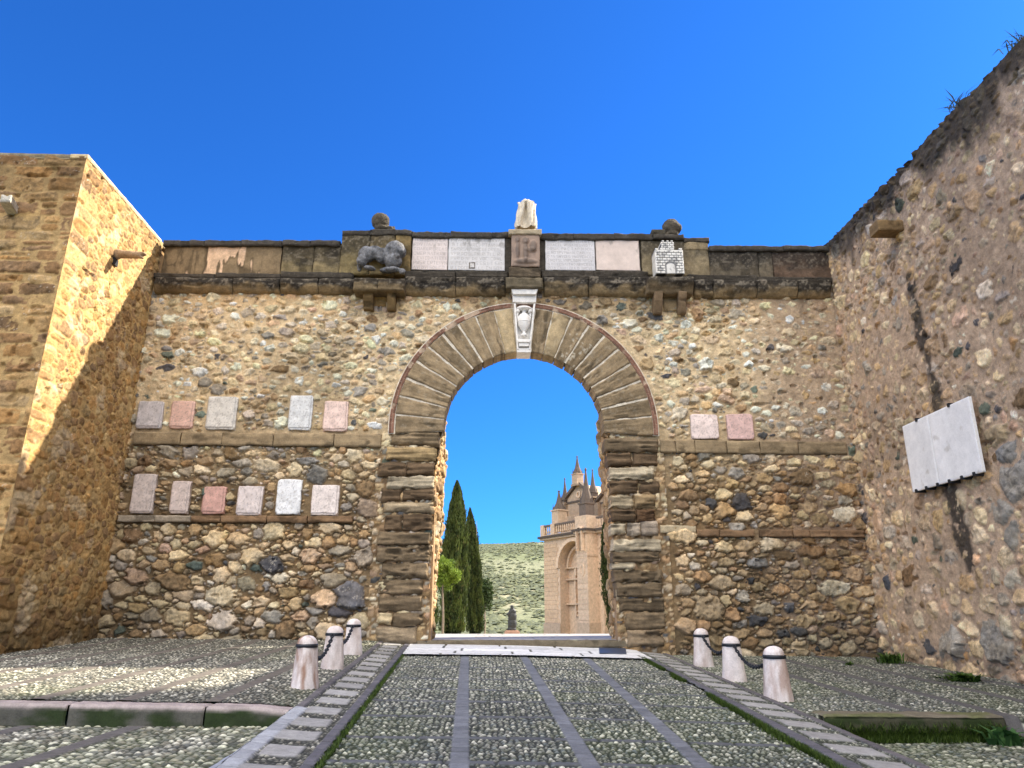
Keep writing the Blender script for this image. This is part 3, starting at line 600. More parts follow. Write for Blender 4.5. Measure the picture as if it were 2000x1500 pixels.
# keystone with vase
def lathe(name,mat,prof,loc,parent=None,n=32,sx=1,sy=1,col=None,flute=None):
    V=[];Fc=[]
    for (r,z) in prof:
        for k in range(n):
            a=2*math.pi*k/n; rr=r
            V.append((loc[0]+sx*rr*math.cos(a),loc[1]+sy*rr*math.sin(a),loc[2]+z))
    m=len(prof)
    for i in range(m-1):
        for k in range(n):
            Fc.append((i*n+k,i*n+(k+1)%n,(i+1)*n+(k+1)%n,(i+1)*n+k))
    Fc.append(tuple(range(n))[::-1]); Fc.append(tuple((m-1)*n+k for k in range(n)))
    o=mesh(name,V,Fc,mat,parent,None if col is None else np.tile(col,(len(V),1)))
    return o
ks=empty('keystone',P(1024,640,D)); ks.parent=gate; ks.matrix_parent_inverse=PW(gate).inverted()
def trap(name,t,b,y0,y1,proud,depth,mat=mkey):
    (xa,z1),(xb,_)=Wp(t[0],y0),Wp(t[1],y0); (xc,z0),(xd,_)=Wp(b[0],y1),Wp(b[1],y1); s_=(D-proud)/D
    V=[]
    for y in (D-proud,D-proud+depth):
        for x,z in ((xc,z0),(xd,z0),(xb,z1),(xa,z1)): V.append((x*s_,y,EYE+(z-EYE)*s_))
    o=mesh(name,V,[(0,1,2,3),(5,4,7,6),(3,2,6,7),(0,4,5,1),(0,3,7,4),(1,5,6,2)],mat,ks,smooth=False); md=o.modifiers.new('b','BEVEL'); md.width=.008; md.segments=2; return o
trap('keystone_block',(1004,1046),(1010,1036),590,686,.05,.4); trap('capital',(998,1051),(1002,1047),563,574,.24,.34); trap('capital',(1001,1048),(1002,1047),574,590,.17,.3)
trap('side_rib',(1003.5,1007.5),(1010,1013),592,682,.15,.1); trap('side_rib',(1042,1046),(1033,1036),592,682,.15,.1)
vx,vz=aty(1023.5,610,D-.16); k_=.0097*.97
prof=[(2,-55),(6,-54),(7,-50),(3,-47),(3,-43),(8,-38),(12,-30),(13.5,-22),(13.5,-16),(12.5,-9),(9,-4),(4.5,-1),(4,3),(7,5),(13,7),(15,9),(15,12),(0.1,13)]
lathe('vase',mkey,[(r*k_,z*k_) for r,z in prof],(vx,D-.13,vz),ks,sy=.8)
lathe('vase_band',mkey,[(13.6*k_,0),(14.3*k_,.6*k_),(14.3*k_,2*k_),(13.6*k_,2.6*k_)],(vx,D-.13,vz-22*k_),ks,sy=.8)
for sx in (-1,1):
    for q in (0,): 
        o=blob('scroll',mkey,[((vx+sx*.125,D-.16,vz+.02),(.045,.05,.045),(0,0,0)),((vx+sx*.13,D-.15,vz-.05),(.02,.03,.06),(0,0,0)),((vx+sx*.118,D-.15,vz-.15),(.018,.03,.09),(0,sx*.1,0))],.012,ks)
trap('foot_moulding',(1011,1036),(1012,1035),662,668,.2,.12); trap('foot_moulding',(1013,1034),(1014,1033),668,676,.17,.1); trap('keystone_foot',(1009,1038),(1010,1037),679,688,.13,.4)
# tablets
for i,(a,b,y0,y1,c,lab,lean) in enumerate(TB):
    (x0,z0),(x1,z1)=Wp(a,y1),Wp(b,y0); sc_=(D-.06)/D; x0*=sc_;x1*=sc_;z0=EYE+(z0-EYE)*sc_;z1=EYE+(z1-EYE)*sc_; col=lin(*c); gm=col.mean(); col=np.clip((col*.66+gm*.34)*np.array([1.44,1.40,1.32]),0,.85)
    t=empty('inscription_tablet',((x0+x1)/2,D,z0)); tag(t,lab,'tablet','inscribed tablets set in the gateway wall'); sh=.0
    rim=.045 if i not in(9,11,12) else 0; sd=i*3.3
    def cf(U,V,c=col,sd=sd,L=x1-x0,Wd=z1-z0):
        n=fbm(U*12,V*12,sd,4); o=c*(1+.5*(n-.5))[...,None]; o=mix(o,np.broadcast_to(lin(108,98,92),o.shape),.38*ss(.55,.72,fbm(U*48,V*40,sd+4,3)))
        e=np.minimum(np.minimum(U,L-U),np.minimum(V,Wd-V)); return o*(1-.25*ss(.018,0,e))[...,None]
    def hf(U,V,sd=sd,rim=rim,L=x1-x0,Wd=z1-z0):
        e=np.minimum(np.minimum(U,L-U),np.minimum(V,Wd-V)); n=.008*(fbm(U*14,V*14,sd+2)-.5)
        cx=np.minimum(U,L-U); cz=np.minimum(V,Wd-V); n=n-.05*ss(.05,.02,cx+cz)
        return n
    slab('tablet_slab',t,M['marble'],lambda u,v,h,x0=x0,z0=z0:(x0+u,D-.045-h,z0+v),x1-x0,z1-z0,.012,.1,.01,hf,cf,seed=sd,wob=.012)
    if rim:
        L=x1-x0-rim; Wd=z1-z0-rim
        slab('tablet_face',t,M['marble'],lambda u,v,h,x0=x0,z0=z0,rim=rim:(x0+(rim*.3)+u,D-.063-h,z0+rim*.8+v),L,Wd,.012,.02,.012,lambda U,V,sd=sd:.008*(fbm(U*14,V*14,sd+2)-.5),lambda U,V,cf=cf:cf(U+.05,V+.05),seed=sd+1,wob=.014)

# ------------------------------------------------------------------ tower (left)
tower=empty('stone_tower',(XL,D,1.1)); tag(tower,'ochre stone tower with sunlit side face beside the gateway wall','tower')
TZ=9.05
TC=[('tan',5),('ochre',5),('brown',.8),('cream',2)]
def tcol(x,z,rr,r): c=r.choice([lin(206,168,112),lin(200,156,98),lin(186,146,98),lin(212,180,128),lin(172,138,98)]); return c*r.uniform(.62,.92)
St=Stones(YT-.45,D+.1,.7,TZ,21)
edge=lambda y:y<YT+.45
St.courses((.13,.28),(.3,.55),tcol,(.01,.025),where=lambda x,z:x<YT+.42 and x>YT-.3)
for t in St.L: St.block(t[0]-t[2],t[0]+t[2],t[1]-t[3],t[1]+t[3])
St.throw(160,.10,.14,(.8,1.9),tcol,(.012,.03),p=3); St.throw(3500,.062,.10,(.8,1.9),tcol,(.010,.028),p=3); St.throw(8000,.038,.062,(.8,1.9),tcol,(.01,.02),p=2.8); St.throw(6000,.024,.036,(.8,1.8),tcol,(.01,.02))
un=np.arange(YT-.02,D+.1,.016); vv=np.arange(.7,TZ+.001,.016); U,V=np.meshgrid(un,vv,indexing='ij')
# side face coordinate: u runs from the front edge to the gateway; the front edge is battered slightly
def sidemap(u,v,h):
    t=(D-u)/(D-YT); return XL+h,u-t*.026*(TZ-v),v
def tdirt(X,Z,c):
    top=ss(TZ-.9,TZ,Z+.6*(fbm(X*3,Z*2,9)-.5)); c=mix(c,c*np.array([.82,.80,.78]),top*.6)
    dam=ss(2.5,1.35,Z+1.3*(fbm(X*1.5,Z*1.5,12)-.5)); c=mix(c,c*.30+lin(50,52,40)*.25,dam*.9)
    w=ss(.64,.70,fbm(X*2.2,Z*2.2,19,5)); c=mix(c,np.broadcast_to(lin(222,205,175),c.shape),w*.35)
    return c
hh,cc=rub_surface(St,U,V,.016,lambda X,Z:-.008+.014*(fbm(X*2,Z*2,30)-.5)*2-.006*ss(3.2,2.2,Z),lambda X,Z:np.broadcast_to(lin(190,158,106),X.shape+(3,)),joint=.007,seed=41,warp=.016,soft=.004,dirt=tdirt,poly=.35)
hh=hh*.6*ss(0,.07,U-YT+.02); 
field('side_face',tower,M['rubble'],sidemap,U,V,hh,cc,depth=0)
Sf=Stones(-11.5,XL+.05,.7,TZ,22)
Sf.courses((.12,.30),(.25,.75),lambda x,z,h,r:tcol(x,z,h,r)*np.array([.86,.84,.88])*r.uniform(.8,1.1),(.01,.03),p=6)
un=np.arange(-11.5,XL+.001,.018); vv=np.arange(.7,TZ+.001,.016); U,V=np.meshgrid(un,vv,indexing='ij')
def fdirt(X,Z,c):
    top=ss(TZ-1.1,TZ,Z+.9*(fbm(X*1.5,Z*2,9)-.5)); return mix(c,c*np.array([.45,.45,.46]),top*.75)
hh,cc=rub_surface(Sf,U,V,.018,lambda X,Z:-.010+.012*(fbm(X*2,Z*2,30)-.5)*2,lambda X,Z:np.broadcast_to(lin(176,146,100),X.shape+(3,)),joint=.014,seed=43,warp=.02,soft=.004,dirt=fdirt,poly=.25)
hh=hh*.8*ss(0,.07,XL+.001-U); 
field('front_face',tower,M['rubble'],lambda u,v,h:(u,YT-.026*(TZ-v)-h,v),U,V,hh,cc)
nb=60; ex=np.linspace(0,1,nb)
V=[];Fc=[]   # tower roof slab with lime edge
box('tower_top',tower,M['rubble'],-11.5,XL-.0,YT+.0,D+1.2,TZ-.06,TZ+.012,lin(176,160,130))
box('tower_body',tower,M['rubble'],-11.4,XL-.06,YT+.25,D+1.2,.5,TZ-.08,lin(150,120,80))
slab('coping',tower,M['rubble'],lambda u,v,h:(XL+.02+h,YT-.015+u,TZ-.05+v),D-YT+.015,.075,.02,.3,.01,None,lambda U,V:np.broadcast_to(lin(214,192,150),U.shape+(3,))*(.8+.4*fbm(U*8,V*8,2))[...,None])
slab('coping',tower,M['lichen'],lambda u,v,h:(-11.5+u,YT-.01-h,TZ-.05+v),XL+.005+11.5,.08,.03,.3,.01,None,lambda U,V:np.broadcast_to(lin(140,128,106),U.shape+(3,))*(.8+.4*fbm(U*8,V*8,2))[...,None])
# carved spouts
yy,zz=atx(226,497,XL)
o=blob('water_spout',vstone('spout_stone',lin(158,136,110),bump=.5,var=.3),[((XL+.02,yy,zz+.0),(.10,.085,.10),(0,0,0))]+chain_pts((XL+.05,yy,zz+.01),(XL+.44,yy-.02,zz-.02),.085,.065,8)+[((XL+.50,yy-.02,zz+.01),(.07,.06,.03),(0,.2,0)),((XL+.47,yy-.02,zz-.06),(.06,.05,.02),(0,.3,0))],.014,tower,.015,.05)
box('spout_hole',tower,M['iron'],XL-.02,XL+.004+.03,yy-.07,yy+.07,zz-.22,zz-.09)
x_,z_=aty(34,414,YT)
sp=slab('water_spout',tower,vstone('grey_spout',lin(188,182,170),bump=.4,var=.4),lambda u,v,h:(x_-.02+u+.22*.0+.3*(h),YT-.42-h,z_-.06-.0+v-.0),.16,.13,.02,.45,.02,lambda U,V:.01*fbm(U*9,V*9,2)-.05*np.exp(-((U-.08)/.03)**2)*ss(.05,.1,V),lin(190,185,174),label='pale grey square spout on the shaded face')

# ------------------------------------------------------------------ right wall
rw=empty('side_wall',(XR,9,.7)); tag(rw,'tall pinkish rubble wall running toward the viewer on the right, with black stained top','wall')
Sr=Stones(2.0,D+.1,.35,9.25,51)
RC=[('cream',7),('tan',4.2),('grey',2.0),('white',.9),('blue',.8),('pink',2.0),('ochre',.9),('dark',.35),('brown',.8),('green',.2)]
def rcol(x,z,rr,r): return pick(r,RC)*np.array([1.08,1.03,1.0])
for (px,py,rr,rz,c) in [(1855,1245,.35,.28,'grey'),(1945,1255,.33,.3,'grey'),(1985,930,.3,.35,'grey'),(1960,1000,.25,.16,'grey'),(1735,1140,.1,.14,'dark'),(1965,1230,.16,.2,'cream'),(1945,850,.25,.15,'tan'),(1975,885,.22,.2,'blue')]:
    y,z=atx(px,py,XR); Sr.L.append((y,z,rr,rz,.1,2.8,PAL[c]*.85,.05)); Sr.mark(y,z,rr,rz)
Sr.throw(900,.13,.2,(.7,1.9),rcol,(.03,.05),where=lambda y,z:z<3.4 or rnd.random()<.15)
Sr.throw(2600,.09,.13,(.7,1.9),rcol,(.025,.045),where=lambda y,z:rnd.random()<.6)
Sr.throw(9000,.055,.09,(.6,1.8),rcol,(.02,.04)); Sr.throw(14000,.032,.055,(.7,1.8),rcol,(.015,.03)); Sr.throw(16000,.02,.032,(.7,1.8),rcol,(.01,.02))
un=np.concatenate([np.arange(-6,6.5,.06),np.arange(6.5,D+.1,.016)]); vv=np.arange(.35,9.2,.0165)
y_vis=np.arange(6.0,D+.12,.0155); U,V=np.meshgrid(y_vis,vv,indexing='ij')
crk=[(1780,540),(1800,640),(1818,720),(1838,800),(1862,960),(1885,1060),(1900,1110)]
ck=[atx(p,q,XR) for p,q in crk]
def rdirt(X,Z,c):
    d=9+0*X
    for (a,b),(a2,b2) in zip(ck[:-1],ck[1:]):
        vx_,vz_=a2-a,b2-b; t=np.clip(((X-a)*vx_+(Z-b)*vz_)/(vx_**2+vz_**2),0,1); d=np.minimum(d,np.hypot(X-a-t*vx_,Z-b-t*vz_))
    d=d+.42*(fbm(X*3,Z*3,66,5)-.5); k=ss(.20,.07,d)*ss(.28,.40,fbm(X*9,Z*9,68,3))
    c=mix(c,np.broadcast_to(lin(50,48,46),c.shape),.88*k)
    tp=9.15-.03*np.abs(D-X); n=fbm(X*2.6,Z*.7,81,4)
    t=ss(.55,.0,(tp-Z)-1.3*(n-.42)); c=mix(c,np.broadcast_to(lin(56,52,46),c.shape),.9*t)
    n2=fbm(X*.5,Z*.5,15,4); c=c*(1-.22*ss(.5,.7,n2))[...,None]
    dam=ss(1.4,.8,Z+.5*(fbm(X*1.5,Z*1.5,8)-.5)); return mix(c,c*.6,dam*.6)
hh,cc=rub_surface(Sr,U,V,.0155,lambda X,Z:.016+.026*(fbm(X*1.2,Z*1.2,30,3)-.5)*2-.03*ss(1.6,1.0,Z)*ss(.4,.6,fbm(X*2,Z*2,4)),lambda X,Z:np.broadcast_to(lin(190,164,138),X.shape+(3,)),joint=.010,seed=52,warp=.02,soft=.005,dirt=rdirt)
hh=hh+.05*(fbm(U*.7,V*.7,5,2)-.5)
Vt=V+ss(8.4,9.2,V)*(.08*(fbm(U*2.2,U*0,7,4)-.5)-.022*(D-U)*.9)
field('rubble_face',rw,M['rubble'],lambda u,v,h:(XR-h,u,v),U,Vt,hh,cc,depth=.9)
box('wall_core',rw,M['rubble'],XR+.06,XR+1.1,-6,D+1.2,.2,8.82,lin(160,130,100))
box('shade_wall_beyond_gate',rw,M['rubble'],XR+.05,XR+1.1,D+1.21,D+5.4,.2,8.3,lin(170,140,108))  # unseen length of wall added to shade the passage floor
# plainly faced continuation behind the viewer's shoulder
un=np.arange(-6,6.02,.05); vv=np.arange(.2,8.9,.05); U,V=np.meshgrid(un,vv,indexing='ij')
hh,cc=rub_surface(Sr,np.abs(U)+4,V,.05,lambda X,Z:.008+.02*(fbm(X,Z,3)-.5),lambda X,Z:np.broadcast_to(lin(188,156,128),X.shape+(3,)),seed=60) if False else (.03*(fbm(U*6,V*6,4)-.5),np.broadcast_to(lin(178,150,122),U.shape+(3,))*(.7+.6*fbm(U*7,V*7,9))[...,None])
field('wall_continuation',rw,M['rubble'],lambda u,v,h:(XR-.02-h,u,v),U,V,hh,cc,depth=.9)
y_,z_=atx(1755,447,XR)
slab('corbel_spout',rw,M['ashlar'],lambda u,v,h:(XR-.45+u*1.0,y_-.16-h,z_-.11+v),.5,.2,.02,.3,.015,strata(lin(132,108,76),4,f=6,amp=.01)[0],strata(lin(132,108,76),4,f=6,amp=.01)[1],label='dark brown stone block sticking out high on the wall')
# white plaque of two panels
pc=[atx(1767,828,XR-.12),atx(1895,780,XR-.12),atx(1926,921,XR-.12),atx(1785,962,XR-.12)]
ya=(pc[0][0]+pc[3][0])/2; yb=(pc[1][0]+pc[2][0])/2; za=(pc[2][1]+pc[3][1])/2; zb=(pc[0][1]+pc[1][1])/2
pl=empty('marble_plaque',(XR-.05,(ya+yb)/2,za)); tag(pl,'large blank white marble plaque of two panels held by dark clips on the right wall','plaque')
def plc(U,V): 
    c=np.broadcast_to(lin(244,241,238),U.shape+(3,))*(1+.12*(fbm(U*3,V*1.2,8)-.5)*2)[...,None]; return mix(c,np.broadcast_to(lin(150,134,108),c.shape),.35*ss(.74,.84,fbm(U*5,V*4,21,5)))
Lp=ya-yb; Hp=zb-za; ym=yb+Lp*.58
slab('plaque_panel',pl,M['marble'],lambda u,v,h:(XR-.16-h,yb+u,za+v),ym-yb-.003,Hp,.02,.05,.006,None,plc,wob=.001)
slab('plaque_panel',pl,M['marble'],lambda u,v,h:(XR-.16-h,ym+.003+u,za+v),ya-ym-.003,Hp,.02,.05,.006,None,lambda U,V:plc(U+3,V),wob=.001)
for f_ in (.07,.23,.40,.57,.74,.9):
    yq=ya-Lp*f_; box('clip',pl,M['iron'],XR-.178,XR+.02,yq-.022,yq+.022,za-.028,za+.03)
for f_ in (.25,.74):
    yq=ya-Lp*f_; box('clip',pl,M['iron'],XR-.178,XR+.02,yq-.022,yq+.022,zb-.03,zb+.028)

# ------------------------------------------------------------------ ground
def G0(x,y): return .45+.0445*y+np.interp(x,[-12,-7,-2.0,-1.3,.6,2.5,3.2,7.2,12],[.16,.14,.09,.03,0,-.06,-.13,-.17,-.2])
def onG(px,py,f=None):
    f=f or G0; d=ray(px,py); a,b=d[0]/d[1],d[2]/d[1]; lo,hi=1.,40.
    for _ in range(50):
        y=(lo+hi)/2
        if EYE+b*y>float(f(a*y,y)): lo=y
        else: hi=y
    return a*y,y
def edgeline(p,q):
    (x0,y0),(x1,y1)=onG(*p),onG(*q); k=(x1-x0)/(y1-y0); return lambda y:x0+k*(y-y0)
zroad=G0
(kx0,onGk0),(kx1,onGk1)=onG(560,1388),onG(0,1374)
kyl=lambda x:onGk0+(onGk1-onGk0)*(x-kx0)/(kx1-kx0)
xl_=edgeline((800,1262),(620,1500)); xr_=edgeline((1245,1280),(1620,1490)); xlo=edgeline((733,1262),(435,1500)); xro=edgeline((1310,1283),(1765,1485))
def zL(x,y): return G0(x,y)+.03*ss(13.2,14,y)
def zR(x,y): return G0(x,y)
def zLl(x,y): return (.655+.005*y)+(G0(x,y)-.655-.005*y)*ss(.10,.0,xlo(y)-x)
def zRl(x,y): return (.40+.006*y)+(G0(x,y)-.40-.006*y)*ss(.16,.0,x-xro(y))
def cells(X,Y,s,an=1.6,seed=0,ang=None):
    """jittered cell pattern; returns metric edge distance, F1, id"""
    if ang is None: ang=(fbm(X*.7,Y*.7,seed+2,2)-.5)*3
    wx=X+.5*s*(vn(X*6,Y*6,seed)-.5); wy=Y+.5*s*(vn(X*6,Y*6,seed+5)-.5)
    gx_=wx/(s*an); gy_=wy/s; ix=np.floor(gx_).astype(int); iy=np.floor(gy_).astype(int)
    D1=np.full(X.shape,9.); D2=D1.copy(); I=np.zeros(X.shape,int)
    for dx in (-1,0,1):
        for dy in (-1,0,1):
            a=ix+dx; b=iy+dy; h=TAB[(a*7+seed*13)&255,(b*3+a)&255]; h2=TAB[(b*5+seed*29)&255,(a*11+b)&255]; tt=(h*7.3+h2*3.1)%1*2.6-1.3
            rx=(a+.15+.7*h)-gx_; ry=(b+.15+.7*h2)-gy_
            X_=rx*an; Y_=ry; c=np.cos(tt);s_=np.sin(tt); pp=(X_*c+Y_*s_)/1.35; qq=(-X_*s_+Y_*c)
            d=np.sqrt(pp*pp+qq*qq); m=d<D1
            D2=np.where(m,D1,np.minimum(D2,d)); D1=np.where(m,d,D1); I=np.where(m,(a*92821+b*68917)&65535,I)
    return (D2-D1)*.5*s,D1*s,I
def pebble(X,Y,s,pal,seed,joint=.004,rise=.014,moss=None,an=1.3):
    e,d,I=cells(X,Y,s,an,seed); k=ss(joint,joint+.006,e); h=rise*(1-(1-np.clip((e-joint)/(s*.32),0,1))**2)*k+.002*(vn(X*90,Y*90,3)-.5)+.012*(fbm(X*2,Y*2,seed)-.5)
    hv=TAB[I&255,(I>>8)&255]; hv2=TAB[(I>>3)&255,I&255]; cols=np.array(pal); c=np.array([.93,.97,1.02])*cols[(hv*len(cols)).astype(int)%len(cols)]*(.50+.95*hv2)[...,None]
    h=h+.009*(hv-.5)*k
    j=np.broadcast_to(lin(44,46,42),c.shape)
    if moss is not None: j=mix(j,np.broadcast_to(lin(50,58,32),c.shape),moss)
    c=mix(j,c,k)
    if moss is not None: c=mix(c,c*np.array([.85,.92,.70]),moss*.4); c=c*(.72+.56*fbm(X*.55,Y*.55,seed+60,4))[...,None]
    return h,c
PR=[lin(156,154,140),lin(136,136,124),lin(178,174,158),lin(118,122,118),lin(150,148,130),lin(204,198,180),lin(130,130,114)]
PLt=[lin(150,146,132),lin(128,124,112),lin(176,170,152),lin(112,110,102),lin(140,132,116),lin(204,196,176)]
SL=lin(112,116,126); SD=lin(92,90,92)
def ground(name,x0,x1,y0,y1,rx,ry,fn,zf,keepf=None,edge=True,label=None):
    u=np.arange(x0,x1+rx*.5,rx); v=np.arange(y0,y1+ry*.5,ry); U,V=np.meshgrid(u,v,indexing='ij'); h,c=fn(U,V); z=zf(U,V)+h
    kp=keepf(U,V) if keepf else None
    q=gridq(*U.shape,kp); o=mesh(name,np.stack([U,V,z],-1).reshape(-1,3),q,M['cobble'],None,c.reshape(-1,3)); tag(o,kind='structure'); return o
st_=[edgeline((908,1285),(897,1500)),edgeline((1025,1287),(1155,1500)),edgeline((1145,1287),(1375,1500))]
bands=[onG(1000,p)[1] for p in (1306,1329,1350,1373,1403,1445,1493,1560,1640)]
def roadfn(X,Y):
    mo=.7*ss(.42,.75,fbm(X*.9,Y*.9,3,4)+.25*ss(9,5.5,Y)-.08)*ss(12.5,9.5,Y)
    mo=np.maximum(mo,ss(.55,.1,np.minimum(np.abs(X-xl_(Y)),np.abs(X-xr_(Y)))*5)*.75*ss(.35,.6,fbm(X*.5,Y*1.4,63,4)))
    h,c=pebble(X,Y,.031,PR,1,moss=mo,joint=.0042,rise=.013,an=1.7)
    def strip(d,w,along,ln,base,h,c,sd):
        k=ss(w/2,w/2-.012,np.abs(d)); jn=ss(1.0,.86,np.abs(((along/ln))%1-.5)*2)
        idd=np.floor(along/ln); col=base*(.75+.5*vn(idd*3.7,idd*0+sd,2))[...,None]*(1+.25*(fbm(X*12,Y*12,sd)-.5))[...,None]
        hh=.012*k*jn; return h*(1-k)+hh+.004*k*(fbm(X*9,Y*9,sd)-.5),mix(c,mix(np.broadcast_to(lin(48,50,44),c.shape),col,jn),k)
    for bi,yb_ in enumerate(bands):
        h,c=strip(Y-yb_-.03*(fbm(X*2,X*0+bi,4)-.5),.085*(1+.7*(fbm(X*3,X*0,bi)-.5)),X+bi*.1,.34,lin(92,93,96),h,c,bi)
    for k_,sf in enumerate(st_): h,c=strip(X-sf(Y),.135,Y,.155,lin(112,114,120),h,c,20+k_)
    return h,c
ground('road',-1.40,2.70,4.3,12.6,.0095,.0095,roadfn,zroad,lambda U,V:(U>xl_(V)+.0)&(U<xr_(V)+.01))
# side strips of slabs and pebbles, edged by dark kerb bands
def sidestrip(sgn):
    def fn(X,Y):
        xe=xl_(Y) if sgn<0 else xr_(Y); xo=xlo(Y) if sgn<0 else xro(Y); d=np.abs(xe-X)*np.sign((xe-X)*-sgn)/np.abs(xe-xo)*.77
        h,c=pebble(X,Y,.030,PLt if sgn<0 else PR,5,rise=.010,moss=None if sgn<0 else .3+0*X)
        # pale slab ladder
        per=.52; ph=(Y+.05*vn(X*0+3,np.floor(Y/per)*1.7))/per; f_=ph%1; sid=np.floor(ph)
        hw=.20+.05*(vn(sid*2.3,sid*0,5)-.5); k=ss(hw,hw-.014,np.abs(d-.41))*ss(.30,.28,np.abs(f_-.5)); k=k*ss(.04,.06,f_)
        col=lin(156,154,152)*(.8+.4*vn(sid*3.1,sid*.7,8))[...,None]*(1+.2*(fbm(X*10,Y*10,4)-.5))[...,None]
        h=h*(1-k)+.012*k; c=mix(c,col,k)
        for (a,b,bc) in ((.0,.13,lin(96,94,100)),(.66,.77,lin(100,96,98)),(.60,.775,lin(162,164,170))):
            if a==.60 and sgn>0: continue
            k=ss(a,a+.012,d)*ss(b,b-.012,d)*(ss(onGk0+.05,onGk0,Y) if a==.60 else 1); f2=(Y/.22+a)%1; j=ss(0,.06,f2)*ss(1,.94,f2); idd=np.floor(Y/.22+a)
            col=bc*(.75+.5*vn(idd*2.9,idd*0+a*9,3))[...,None]*(1+.2*(fbm(X*14,Y*14,6)-.5))[...,None]
            h=h*(1-k)+k*(.018*j); c=mix(c,mix(np.broadcast_to(lin(50,50,44),c.shape),col,j),k)
        return h,c
    return fn
def zsl(x,y): return G0(x,y)+.02
def zsr(x,y): return G0(x,y)+.02
ground('pavement',-2.0,-.95,3.9,14.0,.012,.012,sidestrip(-1),zsl,lambda U,V:(U<xl_(V)+.004)&(U>xlo(V)-.02))
ground('pavement',2.3,3.6,3.9,14.0,.012,.012,sidestrip(1),zsr,lambda U,V:(U>xr_(V)-.004)&(U<xro(V)+.02))
def terrL(X,Y):
    mo=ss(.5,.8,fbm(X*.8,Y*.8,33,4)-.10+.3*ss(2.6,1.6,-X))
    h,c=pebble(X,Y,.036,PLt,9,moss=mo*.7,rise=.012)
    # darker slab bands running toward the gate
    for k_ in range(7):
        xc=-2.45-.78*k_+(14-Y)*.0; d=X-(xc+.0*(Y-8)-.05*k_*0); w=.075
        k=ss(w,w-.012,np.abs(d)); f2=(Y/.3+k_*.37)%1; j=ss(0,.05,f2)*ss(1,.95,f2)
        col=lin(104,98,92)*(.8+.4*vn(np.floor(Y/.3+k_*.37)*3.3,k_+0*Y,3))[...,None]*(1+.25*(fbm(X*14,Y*14,6)-.5))[...,None]
        h=h*(1-k)+k*.012*j; c=mix(c,mix(np.broadcast_to(lin(56,54,46),c.shape),col,j),k)
    return h,c
xlt=lambda y:xlo(y)-.002
kyl=lambda x:onGk0+(onGk1-onGk0)*(x-kx0)/(kx1-kx0)
(kx0,onGk0),(kx1,onGk1)=onG(560,1388),onG(0,1374)
ground('terrace',-10,-1.6,6.9,14.05,.0125,.0125,terrL,zL,lambda U,V:(U<xlt(V))&(V>kyl(U)+.20))
def lowL(X,Y):
    mo=ss(.45,.75,fbm(X*1.2,Y*1.2,35,4)+.35*ss(3.6,2.4,-X))
    h,c=pebble(X,Y,.052,PLt,12,moss=mo,rise=.014)
    for k_ in range(4):
        d=X-(-3.0-.95*k_); k=ss(.085,.07,np.abs(d)); f2=(Y/.34+k_*.4)%1; j=ss(0,.04,f2)*ss(1,.96,f2)
        col=lin(100,96,94)*(1+.3*(fbm(X*12,Y*12,6)-.5))[...,None]; h=h*(1-k)+k*.014*j; c=mix(c,mix(np.broadcast_to(lin(56,54,46),c.shape),col,j),k)
    k=ss(.13,.118,xlo(Y)-X); col=lin(150,154,164)*(1+.2*(fbm(X*10,Y*10,6)-.5))[...,None]; f2=(Y/.9)%1; j=ss(0,.02,f2)
    h=h*(1-k)+k*.03*j; c=mix(c,mix(np.broadcast_to(lin(70,70,66),c.shape),np.broadcast_to(col,c.shape),j),k)
    return h,c
ground('lower_pavement',-8.5,-1.3,3.9,7.5,.013,.013,lowL,zLl,lambda U,V:(U<xlt(V))&(V<kyl(U)+.06))
def terrR(X,Y):
    mo=ss(.4,.7,fbm(X*.9,Y*.9,43,4))
    h,c=pebble(X,Y,.038,PR,15,moss=mo*.7,rise=.013)
    near=ss(.55,.2,np.abs(X-3.6))*.4; c=mix(c,np.clip(c*1.5,0,.7),near)
    for k_ in range(4):
        d=X-(4.25+.85*k_)-(14-Y)*.02; k=ss(.085,.07,np.abs(d)); f2=(Y/.34+k_*.4)%1; j=ss(0,.04,f2)*ss(1,.96,f2)
        col=lin(92,90,90)*(1+.3*(fbm(X*12,Y*12,6)-.5))[...,None]; h=h*(1-k)+k*.014*j; c=mix(c,mix(np.broadcast_to(lin(56,54,46),c.shape),col,j),k)
    return h,c
xrt=lambda y:xro(y)+.002
ground('terrace',2.9,7.25,7.70,14.05,.015,.015,terrR,lambda x,y:zR(x,y)+(zRl(x,y)-zR(x,y)-.01)*ss(7.84,7.71,y),lambda U,V:(U>xrt(V)))
def lowR(X,Y):
    mo=ss(.25,.6,fbm(X*1.2,Y*1.2,53,4)+.1)
    return pebble(X,Y,.05,PR,18,moss=mo,rise=.014)
ground('lower_pavement',2.8,7.25,3.9,7.72,.014,.014,lowR,zRl,lambda U,V:(U>xrt(V)))
# one sheet of earth under everything, reaching the horizon; it carries the plaza level and the fall beyond it
xs=np.concatenate([[-3000,-1200,-500,-200,-90],np.arange(-60,61,4),[90,200,500,1200,3000]]).astype(float); ys=np.concatenate([[-3000,-800,-200,-60,-20],np.arange(-10,60,2.5),[70,90,120,200,400,900,2500,6000]]).astype(float)
U,V=np.meshgrid(xs,ys,indexing='ij'); zt=np.where(V<14,np.clip(.02*V+.0,-.8,.36),np.where(V<19.5,.9,.9-.034*(V-19.5)-.3*ss(20,24,V))); zt=np.maximum(zt,-2)
zt=np.where(V>70,-1.6,zt)
o=mesh('ground',np.stack([U,V,zt],-1).reshape(-1,3),gridq(*U.shape),M['far'],None,np.broadcast_to(lin(128,124,92),(U.size,3))); tag(o,kind='structure')
